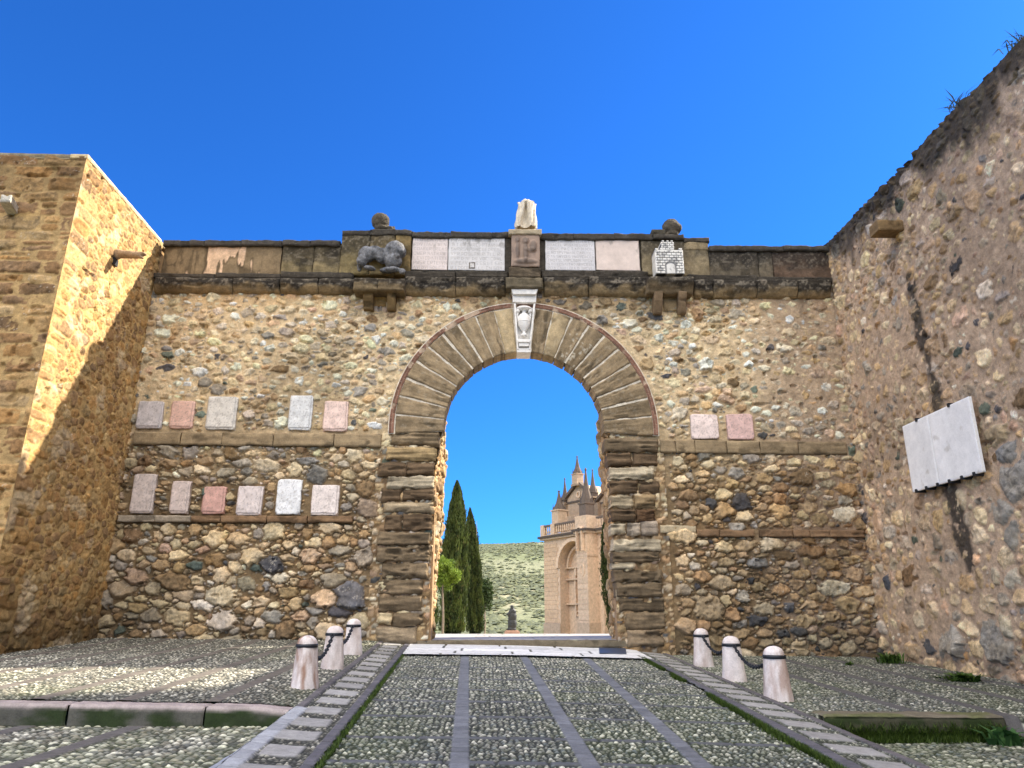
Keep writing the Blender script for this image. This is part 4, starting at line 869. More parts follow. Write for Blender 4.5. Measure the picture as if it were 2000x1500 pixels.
# left kerb of pink stones
kb=empty('kerb',(-4,7.8,.6)); tag(kb,'row of pinkish stone kerb blocks with mossy green faces below the left terrace','kerb')
KX=[(kx0+.03,-2.42),(-2.432,-3.62),(-3.632,-5.2),(-5.212,-7.2)]
for i,(b,a) in enumerate(KX):
    def cf(U,V,i=i):
        c=np.broadcast_to(lin(172,158,154),U.shape+(3,))*(1+.4*(fbm(U*4,V*9,i*3)-.5))[...,None]
        g=ss(.165,.135,V+.03*(fbm(U*6,V*6,i)-.5)); s=np.broadcast_to(lin(88,86,78),c.shape)*(1+.8*(fbm(U*10,V*10,i+4)-.5))[...,None]; s=mix(s,np.broadcast_to(lin(42,54,24),c.shape),ss(.42,.62,fbm(U*2.5,V*6,i+9,4)+(.12 if i==0 else -.04)))
        return mix(c,s,g)
    # profile: v climbs the face (0..0.17) then runs back over the tread
    def kmap(u,v,h,a=a):
        v=np.asarray(v,float); f=.165; t=np.clip(v/f,0,1); over=np.clip(v-f,0,1); yk=kyl(a+np.asarray(u,float)); zt_=zL(a+u,yk)+.004
        z=(zt_-.20)+t*.185+np.where(v>f,.016+h,0); y=yk-np.where(v<=f,h,0)+over
        return a+u,y,z
    slab('kerb_stone',kb,M['slabs'],kmap,b-a,.43,.018,0.0,.01,lambda U,V,i=i:.012*(fbm(U*8,V*8,i)-.5)-.006*np.exp(-((V-.165)/.012)**2),cf,seed=i)
for _o in kb.children: _o.data.polygons.foreach_set('use_smooth',np.zeros(len(_o.data.polygons),dtype=bool))
# right mossy step
ks2=empty('stone_step',(5,7.6,.5)); tag(ks2,'long low stone step with thick green moss on its face at the right foreground','step')
def cf(U,V):
    c=np.broadcast_to(lin(116,108,92),U.shape+(3,))*(1+.4*(fbm(U*5,V*9,3)-.5))[...,None]; c=mix(c,c*np.array([.75,.9,.55]),ss(.4,.6,fbm(U*3,V*3,7)))
    s=mix(np.broadcast_to(lin(66,66,50),c.shape),np.broadcast_to(lin(40,52,22),c.shape),ss(.42,.6,fbm(U*4,V*7,9,4)))
    return mix(c,s,ss(.21,.18,V+.05*(fbm(U*6,V*6,2)-.5)))
def kmap(u,v,h):
    v=np.asarray(v,float); f=.20; t=np.clip(v/f,0,1); over=np.clip(v-f,0,1); x=3.30+u; zt_=zR(x,7.75)+.03
    z=(zt_-.24)+t*.23+np.where(v>f,.01+h,0); y=7.72-np.where(v<=f,h,0)+over+.0*u
    return x,y,z
slab('step_block',ks2,M['slabs'],kmap,1.80,.50,.016,0,.015,lambda U,V:.03*(fbm(U*7,V*9,4)-.5)-.02*np.exp(-((V-.2)/.02)**2),cf)
slab('step_end',ks2,M['slabs'],lambda u,v,h:(5.10+h,7.74+u,.40+v),.46,.26,.02,0,.01,lambda U,V:.02*(fbm(U*7,V*9,4)-.5),lambda U,V:np.broadcast_to(lin(70,72,52),U.shape+(3,))*(1+.4*(fbm(U*9,V*9,3)-.5))[...,None])
# threshold: white slabs, step, passage floor, plaza
def crazy(X,Y,s,base,seed,joint=.008,an=1.5):
    row=np.floor(Y/s+.15*vn(X*1.5,Y*0,seed)); fy=(Y/s+.15*vn(X*1.5,Y*0,seed))%1; xx=X/(s*an*1.5)+TAB[(row.astype(int)*7+seed)&255,3]; xx=xx+.25*vn(xx*1.1,row*3,seed); fx=xx%1; i=np.floor(xx)
    e=np.minimum(np.minimum(fx,1-fx)*s*an*1.5,np.minimum(fy,1-fy)*s)+.010*(fbm(X*14,Y*14,seed)-.5); k=ss(joint,joint+.008,e)
    c=base*(.85+.3*vn(i*3.1,row*2.7,seed))[...,None]*(1+.22*(fbm(X*9,Y*9,seed)-.5))[...,None]
    return .010*k+.003*(fbm(X*12,Y*12,1)-.5),mix(np.broadcast_to(lin(84,84,74),c.shape),c,k)
def zth(x,y): return zroad(x,y)+.012-.012*(x-.6)*0
def pfn(X,Y): return crazy(X,Y,.46,lin(218,218,218),3,.016)
o=ground('threshold_paving',-1.45,2.70,11.9,14.05,.015,.015,pfn,lambda x,y:zroad(x,y)+.03,lambda U,V:(V>12.12+(U+1.3)*.05)&(U>xl_(V))&(U<xr_(V)+.1)); 
stp=fblock('threshold_step',812,1252,1251,1265,.0,lin(118,108,90),depth=.35,amp=.012,bev=.02,f=4,parent=gate)
def p2(X,Y):
    h,c=crazy(X,Y,.7,lin(168,164,158),5); return h,c
ground('plaza',-9,12,14.30,19.5,.03,.03,p2,lambda x,y:1.19+0*x-.0*y,lambda U,V:(V>15.15)|((U>-1.0)&(U<2.45)))
ground('plaza',-30,34,19.5,66,.4,.4,lambda X,Y:(0*X,np.broadcast_to(lin(168,158,138),X.shape+(3,))*(1+.3*(fbm(X*.6,Y*.6,3)-.5))[...,None]),lambda x,y:1.19-.024*(y-19.5))
fp=empty('floor_plate',(2.15,13.3,1)); tag(fp,'dark slate plate set in the white threshold slabs at the right','plate')
a=aty(1172,1281,13.0); 
onroad=onG
pq=[onroad(1171,1282),onroad(1224,1283),onroad(1222,1272),onroad(1170,1271)]
V=[(x,y,float(G0(x,y))+.055) for x,y in pq]+[(x,y,float(G0(x,y))) for x,y in pq]
o=mesh('plate',V,[(0,1,2,3),(0,4,5,1),(1,5,6,2),(2,6,7,3),(3,7,4,0)],plain_mat('slate',tuple(lin(56,66,84)),.5),fp,smooth=False)
# ------------------------------------------------------------------ bollards and chains
BOL=[(-2.02-.0,9.15,'L','pale stone bollard with brown stain, front one of the left row',.0),(-2.06,10.78,'L','pale stone bollard with small rust mark, middle of the left row',0),(-2.14,12.6,'L','pale stone bollard nearest the arch in the left row',0),
     (3.44,12.46,'R','cracked pale stone bollard nearest the arch in the right row',0),(3.37,10.58,'R','pale stone bollard, middle of the right row',0),(3.29,8.88,'R','pale stone bollard with rusty streaks, front one of the right row',0)]
bm_=vstone('bollard_stone',lin(226,216,212),bump=.35,var=.16)
nt=bm_.node_tree
def stain_mat(k,amount):
    m=bm_.copy(); m.name='bollard_stone_stained'; nt=m.node_tree; N=nt.nodes; b=N['Principled BSDF']; src=b.inputs['Base Color'].links[0].from_socket
    tc=[n for n in N if n.type=='TEX_COORD'][0]; mp=N.new('ShaderNodeMapping'); mp.inputs['Scale'].default_value=(7,7,2); mp.inputs['Location'].default_value=(k,k*2,0); nt.links.new(tc.outputs['Object'],mp.inputs[0])
    n=N.new('ShaderNodeTexNoise'); n.inputs['Scale'].default_value=1; n.inputs['Detail'].default_value=6; nt.links.new(mp.outputs[0],n.inputs['Vector'])
    r=N.new('ShaderNodeMapRange'); r.inputs[1].default_value=.44; r.inputs[2].default_value=.60; r.inputs[4].default_value=amount; nt.links.new(n.outputs[0],r.inputs[0])
    x=N.new('ShaderNodeMix'); x.data_type='RGBA'; nt.links.new(r.outputs[0],x.inputs[0]); nt.links.new(src,x.inputs[6]); x.inputs[7].default_value=(*lin(140,98,70),1); nt.links.new(x.outputs[2],b.inputs['Base Color']); return m
BPX=[(594,1343),(648,1306),(688,1278),(1374,1301),(1435,1330),(1522,1368)]; BHT=[.515,.515,.51,.565,.57,.575]; tops=[]
for i,(x,y,s,lab,_) in enumerate(BOL):
    (x,y)=onG(*BPX[i]); z=float(G0(x,y))-.0; BH=BHT[i]; kq=BH/.58
    b=empty('bollard',(x,y,z)); tag(b,lab,'bollard','stone bollards flanking the road'); m=stain_mat(i*1.7+.4,[.85,.35,.3,.4,.15,.6][i])
    lx=rnd.uniform(-.01,.01)-(.015 if i==0 else 0)
    pr=[(.165,-.06),(.163,.0),(.158,.06),(.148,.16),(.136,.28),(.124,.40),(.118,.46),(.117,.50),(.108,.525),(.092,.548),(.062,.567),(.03,.577),(.002,.58)]
    o=lathe('shaft',m,[(r*.97*kq*1.02,q*kq) for r,q in pr],(x,y,z),b)
    me=o.data
    for v in me.vertices:
        q=v.co; a=math.atan2(q.y-y,q.x-x); n=.006*math.sin(a*3+i)+.004*math.sin(a*7+q.z*20+i*2)
        q.x+=n*math.cos(a)+lx*(q.z-z)*2; q.y+=n*math.sin(a)
    lathe('iron_band',M['iron'],[(a_*kq,b_*kq) for a_,b_ in ((.119,.442),(.128,.444),(.128,.482),(.117,.484))],(x+lx*.9,y,z),b)
    tops.append((x+lx*.9,y,z+.463*kq))
def chain(p,q,sag,lab):
    p=np.array(p);q=np.array(q); n=26; pts=[p+(q-p)*t-np.array([0,0,sag*4*t*(1-t)]) for t in np.linspace(0,1,n+1)]
    V=[];Fc=[]
    for i in range(n):
        a,b=pts[i],pts[i+1]; d=b-a; L=np.linalg.norm(d); d/=L; up=np.cross(d,[1,0,0]) if i%2 else np.cross(d,np.cross(d,[1,0,0])); up/=np.linalg.norm(up); sd=np.cross(d,up); c=(a+b)/2
        for j in range(12):
            t=2*math.pi*j/12; cen=c+d*math.cos(t)*(L*.62)+up*math.sin(t)*.020; o_=d*math.cos(t)+up*math.sin(t)
            for k in range(6):
                w=2*math.pi*k/6; V.append(cen+o_*math.cos(w)*.0085+sd*math.sin(w)*.0085)
        k0_=len(V)-72
        for j in range(12):
            for k in range(6): Fc.append((k0_+j*6+k,k0_+((j+1)%12)*6+k,k0_+((j+1)%12)*6+(k+1)%6,k0_+j*6+(k+1)%6))
    o=mesh('chain',V,Fc,M['iron']); tag(o,lab,'chain','iron chains between the bollards')
t=tops
def pt(a,b,r=.118):   # attachment on band of a, facing b
    d=np.array(b)-np.array(a); d[2]=0; d/=np.linalg.norm(d); return tuple(np.array(a)+d*r)
chain(pt(t[1],t[0]),pt(t[0],t[1]),.20,'black iron chain hanging between the front and middle left bollards')
chain(pt(t[2],t[1]),pt(t[1],t[2]),.17,'black iron chain hanging between the middle left bollard and the one by the arch')
chain(pt(t[3],t[4]),pt(t[4],t[3]),.17,'black iron chain hanging between the arch-side and middle right bollards')
chain(pt(t[4],t[5]),pt(t[5],t[4]),.19,'black iron chain hanging between the middle and front right bollards')
# ------------------------------------------------------------------ vegetation
def leaves(P_,N_,size,asp,cols,seed,up=0.):
    """quads: centre P_, direction N_ (long axis)"""
    r=np.random.RandomState(seed); n=len(P_); d=N_/np.linalg.norm(N_,axis=1,keepdims=True); q=r.normal(size=(n,3)); s=np.cross(d,q); s/=np.linalg.norm(s,axis=1,keepdims=True)
    L=(size*(.6+.8*r.rand(n)))[:,None]; w=L*asp
    V=np.stack([P_-d*L*.5,P_+s*w*.5,P_+d*L*.5,P_-s*w*.5],1).reshape(-1,3); Fq=np.arange(4*n).reshape(n,4); c=np.repeat(cols,4,axis=0); return V,Fq,c
def cypress(px_base,py_base,px_top,py_top,wpx,Y,lab,seed,shade=1.0,lean=0,prof=None,dens=26000):
    xb,zb=aty(px_base,py_base,Y); xt,zt_=aty(px_top,py_top,Y); Hc=zt_-zb; rad=wpx/2*Y/F; r=np.random.RandomState(seed)
    t=empty('cypress_tree',(xb,Y,zb)); tag(t,lab,'cypress','dark cypress trees beyond the arch')
    n=dens; h=r.rand(n)**.9; an=r.rand(n)*2*math.pi
    pr=lambda h:np.where(h<.42,.84+.16*h/.42,np.clip(1-((np.maximum(h,.42)-.42)/.58)**1.7,0.,1)**.8)+.02
    # vertical flutes of foliage
    fl=1+.16*np.sin(an*5+3*vn(h*4,an*0,seed)*3)+.36*(vn(an*2.2+seed,h*9,seed)-.5)+.34*(vn(an*5+seed,h*26,seed+3)-.5)
    depth=(.72+.28*r.rand(n)**.5)*np.where(r.rand(n)<.05,1.05+.22*r.rand(n),1)
    rr=rad*pr(h)*fl*depth
    wx=.0; P_=np.stack([xb+(xt-xb)*h+rr*np.cos(an),Y+rr*np.sin(an)*.9,zb+.02*Hc+h*Hc*.985],-1)
    N_=np.stack([np.cos(an)*.28,np.sin(an)*.28,np.ones(n)],-1)+r.normal(size=(n,3))*.15
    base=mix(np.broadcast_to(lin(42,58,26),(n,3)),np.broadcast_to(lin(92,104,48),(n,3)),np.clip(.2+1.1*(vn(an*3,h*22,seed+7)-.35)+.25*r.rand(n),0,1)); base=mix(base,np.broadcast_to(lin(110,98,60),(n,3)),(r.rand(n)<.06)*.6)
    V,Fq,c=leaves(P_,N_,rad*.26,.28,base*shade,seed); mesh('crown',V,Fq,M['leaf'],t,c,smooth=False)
    lathe('trunk',M['bark'],[(.09*rad/1.,-.3),(.085*rad,0),(.07*rad,Hc*.5),(.01,Hc*.9)],(xb,Y,zb),t,n=8)
    # inner mass of twigs
    n=6000; h=r.rand(n); an=r.rand(n)*6.283; rr=rad*pr(h)*.62*np.sqrt(r.rand(n)); P_=np.stack([xb+(xt-xb)*h+rr*np.cos(an),Y+rr*np.sin(an),zb+h*Hc*.96],-1); N_=r.normal(size=(n,3))*.5+np.array([0,0,1])
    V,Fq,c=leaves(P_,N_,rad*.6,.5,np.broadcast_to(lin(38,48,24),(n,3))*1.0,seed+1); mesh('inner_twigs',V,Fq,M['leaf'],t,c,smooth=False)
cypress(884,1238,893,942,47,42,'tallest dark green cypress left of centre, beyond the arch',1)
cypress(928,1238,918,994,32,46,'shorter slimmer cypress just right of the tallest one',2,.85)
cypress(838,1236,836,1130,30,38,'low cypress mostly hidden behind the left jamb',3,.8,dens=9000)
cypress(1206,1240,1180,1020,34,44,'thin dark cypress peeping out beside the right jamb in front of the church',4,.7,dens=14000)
def ball_tree(px,py,rpx,rpz,Y,pyb,lab,nm,seed,c0,c1,n,size,cat,trunk_r=.05):
    x,z=aty(px,py,Y); xb,zb=aty(px-2,pyb,Y); s=Y/F; r=np.random.RandomState(seed); t=empty(nm,(xb,Y,zb)); tag(t,lab,cat)
    nc=60; cd=r.normal(size=(nc,3)); cd/=np.linalg.norm(cd,axis=1,keepdims=True); cr=.45+.42*r.rand(nc); cen=cd*cr[:,None]
    k=r.randint(0,nc,n); dd=r.normal(size=(n,3)); dd/=np.linalg.norm(dd,axis=1,keepdims=True); p=cen[k]+dd*(.12+.16*r.rand(n))[:,None]
    P_=np.array([x,Y,z])+p*np.array([rpx*s,rpx*s,rpz*s]); N_=dd+r.normal(size=(n,3))*.6
    tone=np.clip(.5+.5*(r.rand(nc)[k]-.5)+.5*(r.rand(n)-.5),0,1); cols=mix(np.broadcast_to(c0,(n,3)),np.broadcast_to(c1,(n,3)),tone)
    V,Fq,c=leaves(P_,N_,size,.5,cols,seed); mesh('crown',V,Fq,M['leaf'],t,c,smooth=False)
    H_=z-zb; V=[];Fc=[]
    n_=8; m=9
    for i in range(m):
        q=i/(m-1); cx=xb+(x-xb)*q+.05*math.sin(q*6)*trunk_r*8; rr=trunk_r*(1-.45*q)
        for k_ in range(n_): a=2*math.pi*k_/n_; V.append((cx+rr*math.cos(a),Y+rr*math.sin(a),zb-.1+(H_+.1)*q))
    for i in range(m-1):
        for k_ in range(n_): Fc.append((i*n_+k_,i*n_+(k_+1)%n_,(i+1)*n_+(k_+1)%n_,(i+1)*n_+k_))
    mesh('trunk',V,Fc,M['bark'],t)
    for j in range(5):
        e=cen[j]*.8; a=np.array([x,Y,z-rpz*s*.6]); b=np.array([x,Y,z])+e*np.array([rpx*s,rpx*s,rpz*s]); V=[];Fc=[]
        for i,(p_,rr) in enumerate(((a,trunk_r*.5),(b,trunk_r*.15))):
            for k_ in range(5): w=2*math.pi*k_/5; V.append((p_[0]+rr*math.cos(w),p_[1]+rr*math.sin(w),p_[2]))
        Fc=[(k_,(k_+1)%5,5+(k_+1)%5,5+k_) for k_ in range(5)]; mesh('branch',V,Fc,M['bark'],t)
ball_tree(866,1119,33,32,30,1240,'small bright green round-headed orange tree beside the left jamb','orange_tree',5,lin(58,84,26),lin(140,162,60),8200,.085,'tree',.05)
ball_tree(948,1160,17,34,60,1240,'small dark bushy tree right of the slimmer cypress','bushy_tree',6,lin(34,48,24),lin(70,88,44),2600,.20,'tree',.08)
# tufts of plants
def tuft(nm,loc,n,h,spread,lab,cat,seed,c0=lin(40,66,22),c1=lin(96,124,52),wid=.016,droop=.5,group=None):
    r=np.random.RandomState(seed); V=[];Fc=[];cc=[]
    for i in range(n):
        a=r.rand()*6.283; l=h*(.5+.6*r.rand()); ox,oy=r.normal(size=2)*spread*.35; p0=np.array([loc[0]+ox,loc[1]+oy,loc[2]-.02]); dr=np.array([math.cos(a),math.sin(a),0])*spread*r.rand()
        p1=p0+dr*.5+np.array([0,0,l*.7]); p2=p0+dr*(1+droop)+np.array([0,0,l*(1-.35*droop*r.rand())]); s=np.array([-math.sin(a),math.cos(a),0])*wid*(.6+.8*r.rand()); k=len(V); c=c0+(c1-c0)*r.rand()
        V+=[p0-s*.6,p0+s*.6,p1-s,p1+s,p2]; cc+=[c]*5; Fc+=[(k,k+1,k+3,k+2),(k+2,k+3,k+4)]
    o=mesh(nm,V,Fc,M['leaf'],None,np.array(cc),smooth=False); tag(o,lab,cat,group); return o
def onR(px,py):
    x,y=onG(px,py); return x,y,float(G0(x,y))
p=onR(1738,1296); tuft('grass_tuft',p,170,.20,.22,'dark grass tuft at the inner corner of the two walls','weed',1,wid=.012)
p=onR(1878,1330); tuft('leafy_weed',p,140,.13,.26,'low leafy weed at the foot of the right wall','weed',2,c0=lin(34,60,20),wid=.03)
p=onR(1658,1300); tuft('leafy_weed',p,26,.09,.07,'tiny single weed on the cobbles before the right corner','weed',3)
tuft('leafy_weed',(4.88,7.50,.44),36,.22,.20,'broad-leaved weed growing against the end of the mossy step','weed',4,wid=.035,c0=lin(50,84,44),c1=lin(90,130,70))
for (px,py,n,h,sp,lab,sd) in [(1872,207,46,.17,.22,'small wispy plant growing on top of the right wall',7),(1998,92,40,.30,.25,'tall wispy plant on the wall top at the photo edge',8)]:
    y,z=atx(px,py,XR+.05); tuft('wall_plant',(XR+.05,y,z-.02),n,h,sp,lab,'plant',sd,c0=lin(52,70,56),c1=lin(104,110,92),wid=.008,droop=.8)
# moss / grass along the road edges and step
def grassline(name,pts,seed,h=.035,wid=.004):
    r=np.random.RandomState(seed); P_=np.array(pts); n=len(P_); a=r.rand(n)*6.283; l=h*(.5+r.rand(n)); dr=np.stack([np.cos(a),np.sin(a),0*a],-1)*(l*.8)[:,None]; s=np.stack([-np.sin(a),np.cos(a),0*a],-1)*wid
    V=np.stack([P_-s,P_+s,P_+dr+np.array([0,0,1])*l[:,None]],1).reshape(-1,3); c=np.repeat(lin(36,56,18)+(lin(88,110,42)-lin(36,56,18))*r.rand(n)[:,None],3,axis=0)
    o=mesh(name,V,np.arange(3*n).reshape(n,3),M['leaf'],None,c,smooth=False); tag(o,kind='stuff'); return o
gp=[]
r=np.random.RandomState(8)
for i in range(26000):
    y=4.5+8.5*r.rand(); e=vn(np.array(y*1.6),np.array(.0),3); d=abs(r.normal())*.020
    if r.rand()<.80:
        w=.35+1.5*max(0,float(e)-.35); x=float(xr_(y))-.03-d*w*1.3
        if y>12.6 or float(e)<.38: continue
    else:
        x=float(xl_(y))+.01+d*.6
        if y>10.5 and r.rand()<.7: continue
    gp.append((x,y,float(G0(x,y))+.004))
g=grassline('verge_grass',gp,3); tag(g,'thin lines of moss and short grass along the road edges','grass')
gp=[]
for i in range(4200):
    x=3.35+1.85*r.rand(); y=7.70-abs(r.normal())*.05; gp.append((x,y,float(zRl(x,y))+.01))
for i in range(5200):
    x=3.35+1.7*r.rand(); gp.append((x,7.70,.43+.17*r.rand()*r.rand()))
g=grassline('step_grass',gp,4,.05,.005); tag(g,'grass and moss growing along the face of the low stone step','grass')
# ------------------------------------------------------------------ hill
xs=np.linspace(-420,520,240); ys=np.linspace(95,560,150); U,V=np.meshgrid(xs,ys,indexing='ij')
def hz(x,y):
    cr=ss(95,400,y)**.95; top=36.5-12*((x-28)/170)**2*(np.abs(x-28)>0)+3*(fbm(x*.012,y*.012,4)-.5); top=np.where(np.abs(x-28)>170,np.maximum(10,24.5-.04*(np.abs(x-28)-170)),top)
    return -2+cr*(top+2)+3.0*(fbm(x*.02,y*.02,9)-.5)*cr+.8*(fbm(x*.09,y*.09,3)-.5)
Zh=hz(U,V); n=fbm(U*.05,V*.022,5,5); n2=fbm(U*.35,V*.16,15,4)
ch=mix(np.broadcast_to(lin(128,130,102),U.shape+(3,)),np.broadcast_to(lin(112,118,86),U.shape+(3,)),ss(.42,.6,n)); ch=mix(ch,np.broadcast_to(lin(156,150,124),ch.shape),ss(.62,.70,fbm(U*.03,V*.03,25,4))*.7)
o=mesh('hill',np.stack([U,V,Zh],-1).reshape(-1,3),gridq(*U.shape),M['far'],None,ch.reshape(-1,3)); tag(o,kind='structure')
r=np.random.RandomState(5); nb=52000; bx=r.uniform(-60,95,nb); by=110+310*r.rand(nb); den=fbm(bx*.045,by*.02,5,5)+.35*(fbm(bx*.16,by*.07,6,3)-.5); m=(den>.47)|(r.rand(nb)<.18); bx,by=bx[m],by[m]; bz=hz(bx,by)
tet=np.array([(1,0,0),(-.5,.87,0),(-.5,-.87,0),(.1,.1,.9),(-.9,0,.35),(.4,-.8,.4)]); tf=np.array([(0,1,3),(1,4,3),(4,2,3),(2,5,3),(5,0,3)])
sz=(.25+.65*r.rand(len(bx)))[:,None,None]; V=(np.stack([bx,by,bz],-1)[:,None,:]+tet[None]*sz*np.array([1.2,1.2,.62])+r.normal(size=(len(bx),6,3))*.12).reshape(-1,3)
Fb=(np.arange(len(bx))[:,None,None]*6+tf[None]).reshape(-1,3); cb=np.repeat(mix(np.broadcast_to(lin(96,102,80),(len(bx),3)),np.broadcast_to(lin(128,132,98),(len(bx),3)),r.rand(len(bx))),6,axis=0)
o=mesh('hill_scrub',V,Fb,M['leaf'],None,cb,smooth=False); tag(o,'low grey green scrub covering the hillside','scrub',kind='stuff')
x,z=aty(1022,1066,398); pyl=empty('pylon',(x,398,z-2)); tag(pyl,'tiny lattice mast on the hilltop ridge','mast')
for sx in(-1,1): mesh('leg',[(x+sx*.5-.08,398,z-3),(x+sx*.5+.08,398,z-3),(x+.08,398,z+1.6),(x-.08,398,z+1.6),(x+sx*.5,398.2,z-3),(x,398.2,z+1.6)],[(0,1,2,3),(1,4,5,2),(4,0,3,5)],M['bronze'],pyl,smooth=False)
box('cross_arm',pyl,M['bronze'],x-.6,x+.6,397.9,398.1,z+.7,z+.85)
# ------------------------------------------------------------------ distant figure statue
Ys=52; xs_,zs_=aty(1000,1234,Ys); sc=Ys/F
stt=empty('monument',(xs_,Ys,zs_-.6)); tag(stt,'dark bronze cloaked figure statue on a low pedestal before the hillside','statue')
box('pedestal',stt,M['church'],xs_-.50,xs_+.50,Ys-.4,Ys+.4,zs_-1.2,zs_+.03,lin(168,132,112),bev=.03); box('pedestal_cap',stt,M['church'],xs_-.42,xs_+.42,Ys-.34,Ys+.34,zs_+.032,zs_+.10,lin(178,142,120))
fp_=[((xs_,Ys,zs_+.15),(.30,.22,.2),(0,0,0)),((xs_+.03,Ys,zs_+.5),(.29,.22,.45),(0,0,0)),((xs_+.03,Ys,zs_+.95),(.29,.21,.40),(0,0,0)),((xs_+.03,Ys,zs_+1.28),(.25,.18,.22),(0,0,0)),((xs_+.0,Ys-.03,zs_+1.55),(.11,.12,.14),(0,0,0)),((xs_,Ys-.02,zs_+1.66),(.13,.14,.04),(0,0,0)),((xs_+.03,Ys+.05,zs_+1.42),(.16,.14,.12),(0,0,0)),
     ((xs_-.2,Ys-.12,zs_+1.15),(.09,.1,.2),(0,.3,0)),((xs_-.30,Ys-.15,zs_+1.12),(.10,.07,.06),(0,0,0)),((xs_-.22,Ys-.1,zs_+.6),(.06,.06,.5),(0,.05,0))]
blob('figure',M['bronze'],fp_,.03,stt,.03,.1)
# ------------------------------------------------------------------ church
PU=np.array([.507,-.862]); PN=np.array([.862,.507])
d0=ray(1065,1240); Y0=95.; P0=np.array([d0[0]/d0[1]*Y0,Y0])
ch=empty('church',(P0[0],P0[1],0)); tag(ch,'pinkish renaissance church front with tall arched bays, balustrade and spiky pinnacles seen through the arch','church')
def CHp(px,py,w=0):
    d=ray(px,py); q=P0+PN*w; # solve t*d.xy = q + u*PU
    A=np.array([[d[0],-PU[0]],[d[1],-PU[1]]]); t,u=np.linalg.solve(A,q); return u,EYE+d[2]*t
def cm_(u,w,z): 
    u=np.asarray(u,float); w=np.asarray(w,float); return P0[0]+PU[0]*u+PN[0]*w,P0[1]+PU[1]*u+PN[1]*w,z+0*u
CST=lin(222,192,160)*.93; CDK=lin(98,86,76)
def cbox(name,u0,u1,w0,w1,z0,z1,col=CST,parent=ch,bev=0,mat='church'):
    V=[tuple(float(t) for t in cm_(u,w,z)) for u in (u0,u1) for w in (w0,w1) for z in (z0,z1)]
    o=mesh(name,V,[(0,1,3,2),(4,6,7,5),(0,4,5,1),(2,3,7,6),(0,2,6,4),(1,5,7,3)],M[mat],parent,np.tile(col,(8,1)),smooth=False)
    if bev: m=o.modifiers.new('b','BEVEL'); m.width=bev; m.segments=1
    return o
def cwall(name,u0,u1,z0,z1,w,uc,hw,zsp,depth,col=CST):
    """front wall with round-headed opening; returns with reveal"""
    n=20; xs=[u0,uc-hw]+[uc-hw*math.cos(math.pi*k/n) for k in range(1,n)]+[uc+hw,u1]; V=[];Fc=[]
    f=lambda u:zsp+math.sqrt(max(0,hw*hw-(u-uc)**2))
    for a,b in zip(xs[:-1],xs[1:]):
        ins=uc-hw<(a+b)/2<uc+hw; za=f(a) if ins else z0; zb=f(b) if ins else z0; k=len(V)
        for (u,z) in ((a,za),(b,zb),(b,z1),(a,z1)): V.append(cm_(u,w,z))
        Fc.append((k,k+1,k+2,k+3))
        if ins:
            k=len(V); V+=[cm_(a,w,za),cm_(b,w,zb),cm_(b,w+depth,zb),cm_(a,w+depth,za)]; Fc.append((k,k+3,k+2,k+1))
    for u in (uc-hw,uc+hw):
        k=len(V); V+=[cm_(u,w,z0),cm_(u,w,zsp),cm_(u,w+depth,zsp),cm_(u,w+depth,z0)]; Fc.append((k,k+1,k+2,k+3))
    return mesh(name,np.array([[float(t) for t in v] for v in V]),Fc,M['church'],ch,np.tile(col,(len(V),1)),smooth=False)
def cring(name,uc,zc,r0,r1,w,proud,a0=0,a1=math.pi,col=CST*1.05,sz=1.0,n=24,parent=ch):
    V=[];Fc=[]
    for k in range(n+1):
        a=a0+(a1-a0)*k/n
        for (r,ww) in ((r0,w),(r0,w-proud),(r1,w-proud),(r1,w)): V.append([float(t) for t in cm_(uc+r*math.cos(a),ww,zc+r*sz*math.sin(a))])
    for k in range(n):
        for j in range(3): i=k*4+j; Fc.append((i,i+1,i+5,i+4))
    return mesh(name,V,Fc,M['church'],parent,np.tile(col,(len(V),1)),smooth=False)
def niche(uc,z0,hw,h,w,parent=ch,dark=.62):
    """round-headed niche: raised frame with a hollow"""
    n=10; V=[];Fc=[]
    zs=z0+h-hw
    path=[(uc-hw,z0),(uc-hw,zs)]+[(uc-hw*math.cos(math.pi*k/n),zs+hw*math.sin(math.pi*k/n)) for k in range(1,n)]+[(uc+hw,zs),(uc+hw,z0)]
    o_=[(uc+(u-uc)*1.3,z0+(z-z0)*1.07) for u,z in path]
    for (u,z),(a,b) in zip(path,o_):
        for (uu,zz,ww) in ((a,b,w),(a,b,w-.42),(u,z,w-.42),(u,z,w-.01)): V.append([float(t) for t in cm_(uu,ww,zz)])
    for k in range(len(path)-1):
        for j in range(3): i=k*4+j; Fc.append((i,i+1,i+5,i+4))
    mesh('niche_frame',V,Fc,M['church'],parent,np.tile(CST*1.08,(len(V),1)),smooth=False)
    mesh('niche_back',[[float(t) for t in cm_(u,w-.008,z)] for u,z in path],[tuple(range(len(path)))],M['church'],parent,np.tile(CST*.55,(len(path),1)),smooth=False)  # back coloured darker than the stone to stand in for the hollow's shade
zb0=-.6; zc_=CHp(1065,1056)[1]; 
ub0=CHp(1094,1150)[0]; uP0=CHp(1128.6,1150,-1.5)[0]; uP1=CHp(1149.4,1150,-1.5)[0]; 
hw=(uP0+.3-ub0)/2*1.02; uc1=ub0+hw
zsp=CHp(1096,1109)[1]
bayw=2*hw
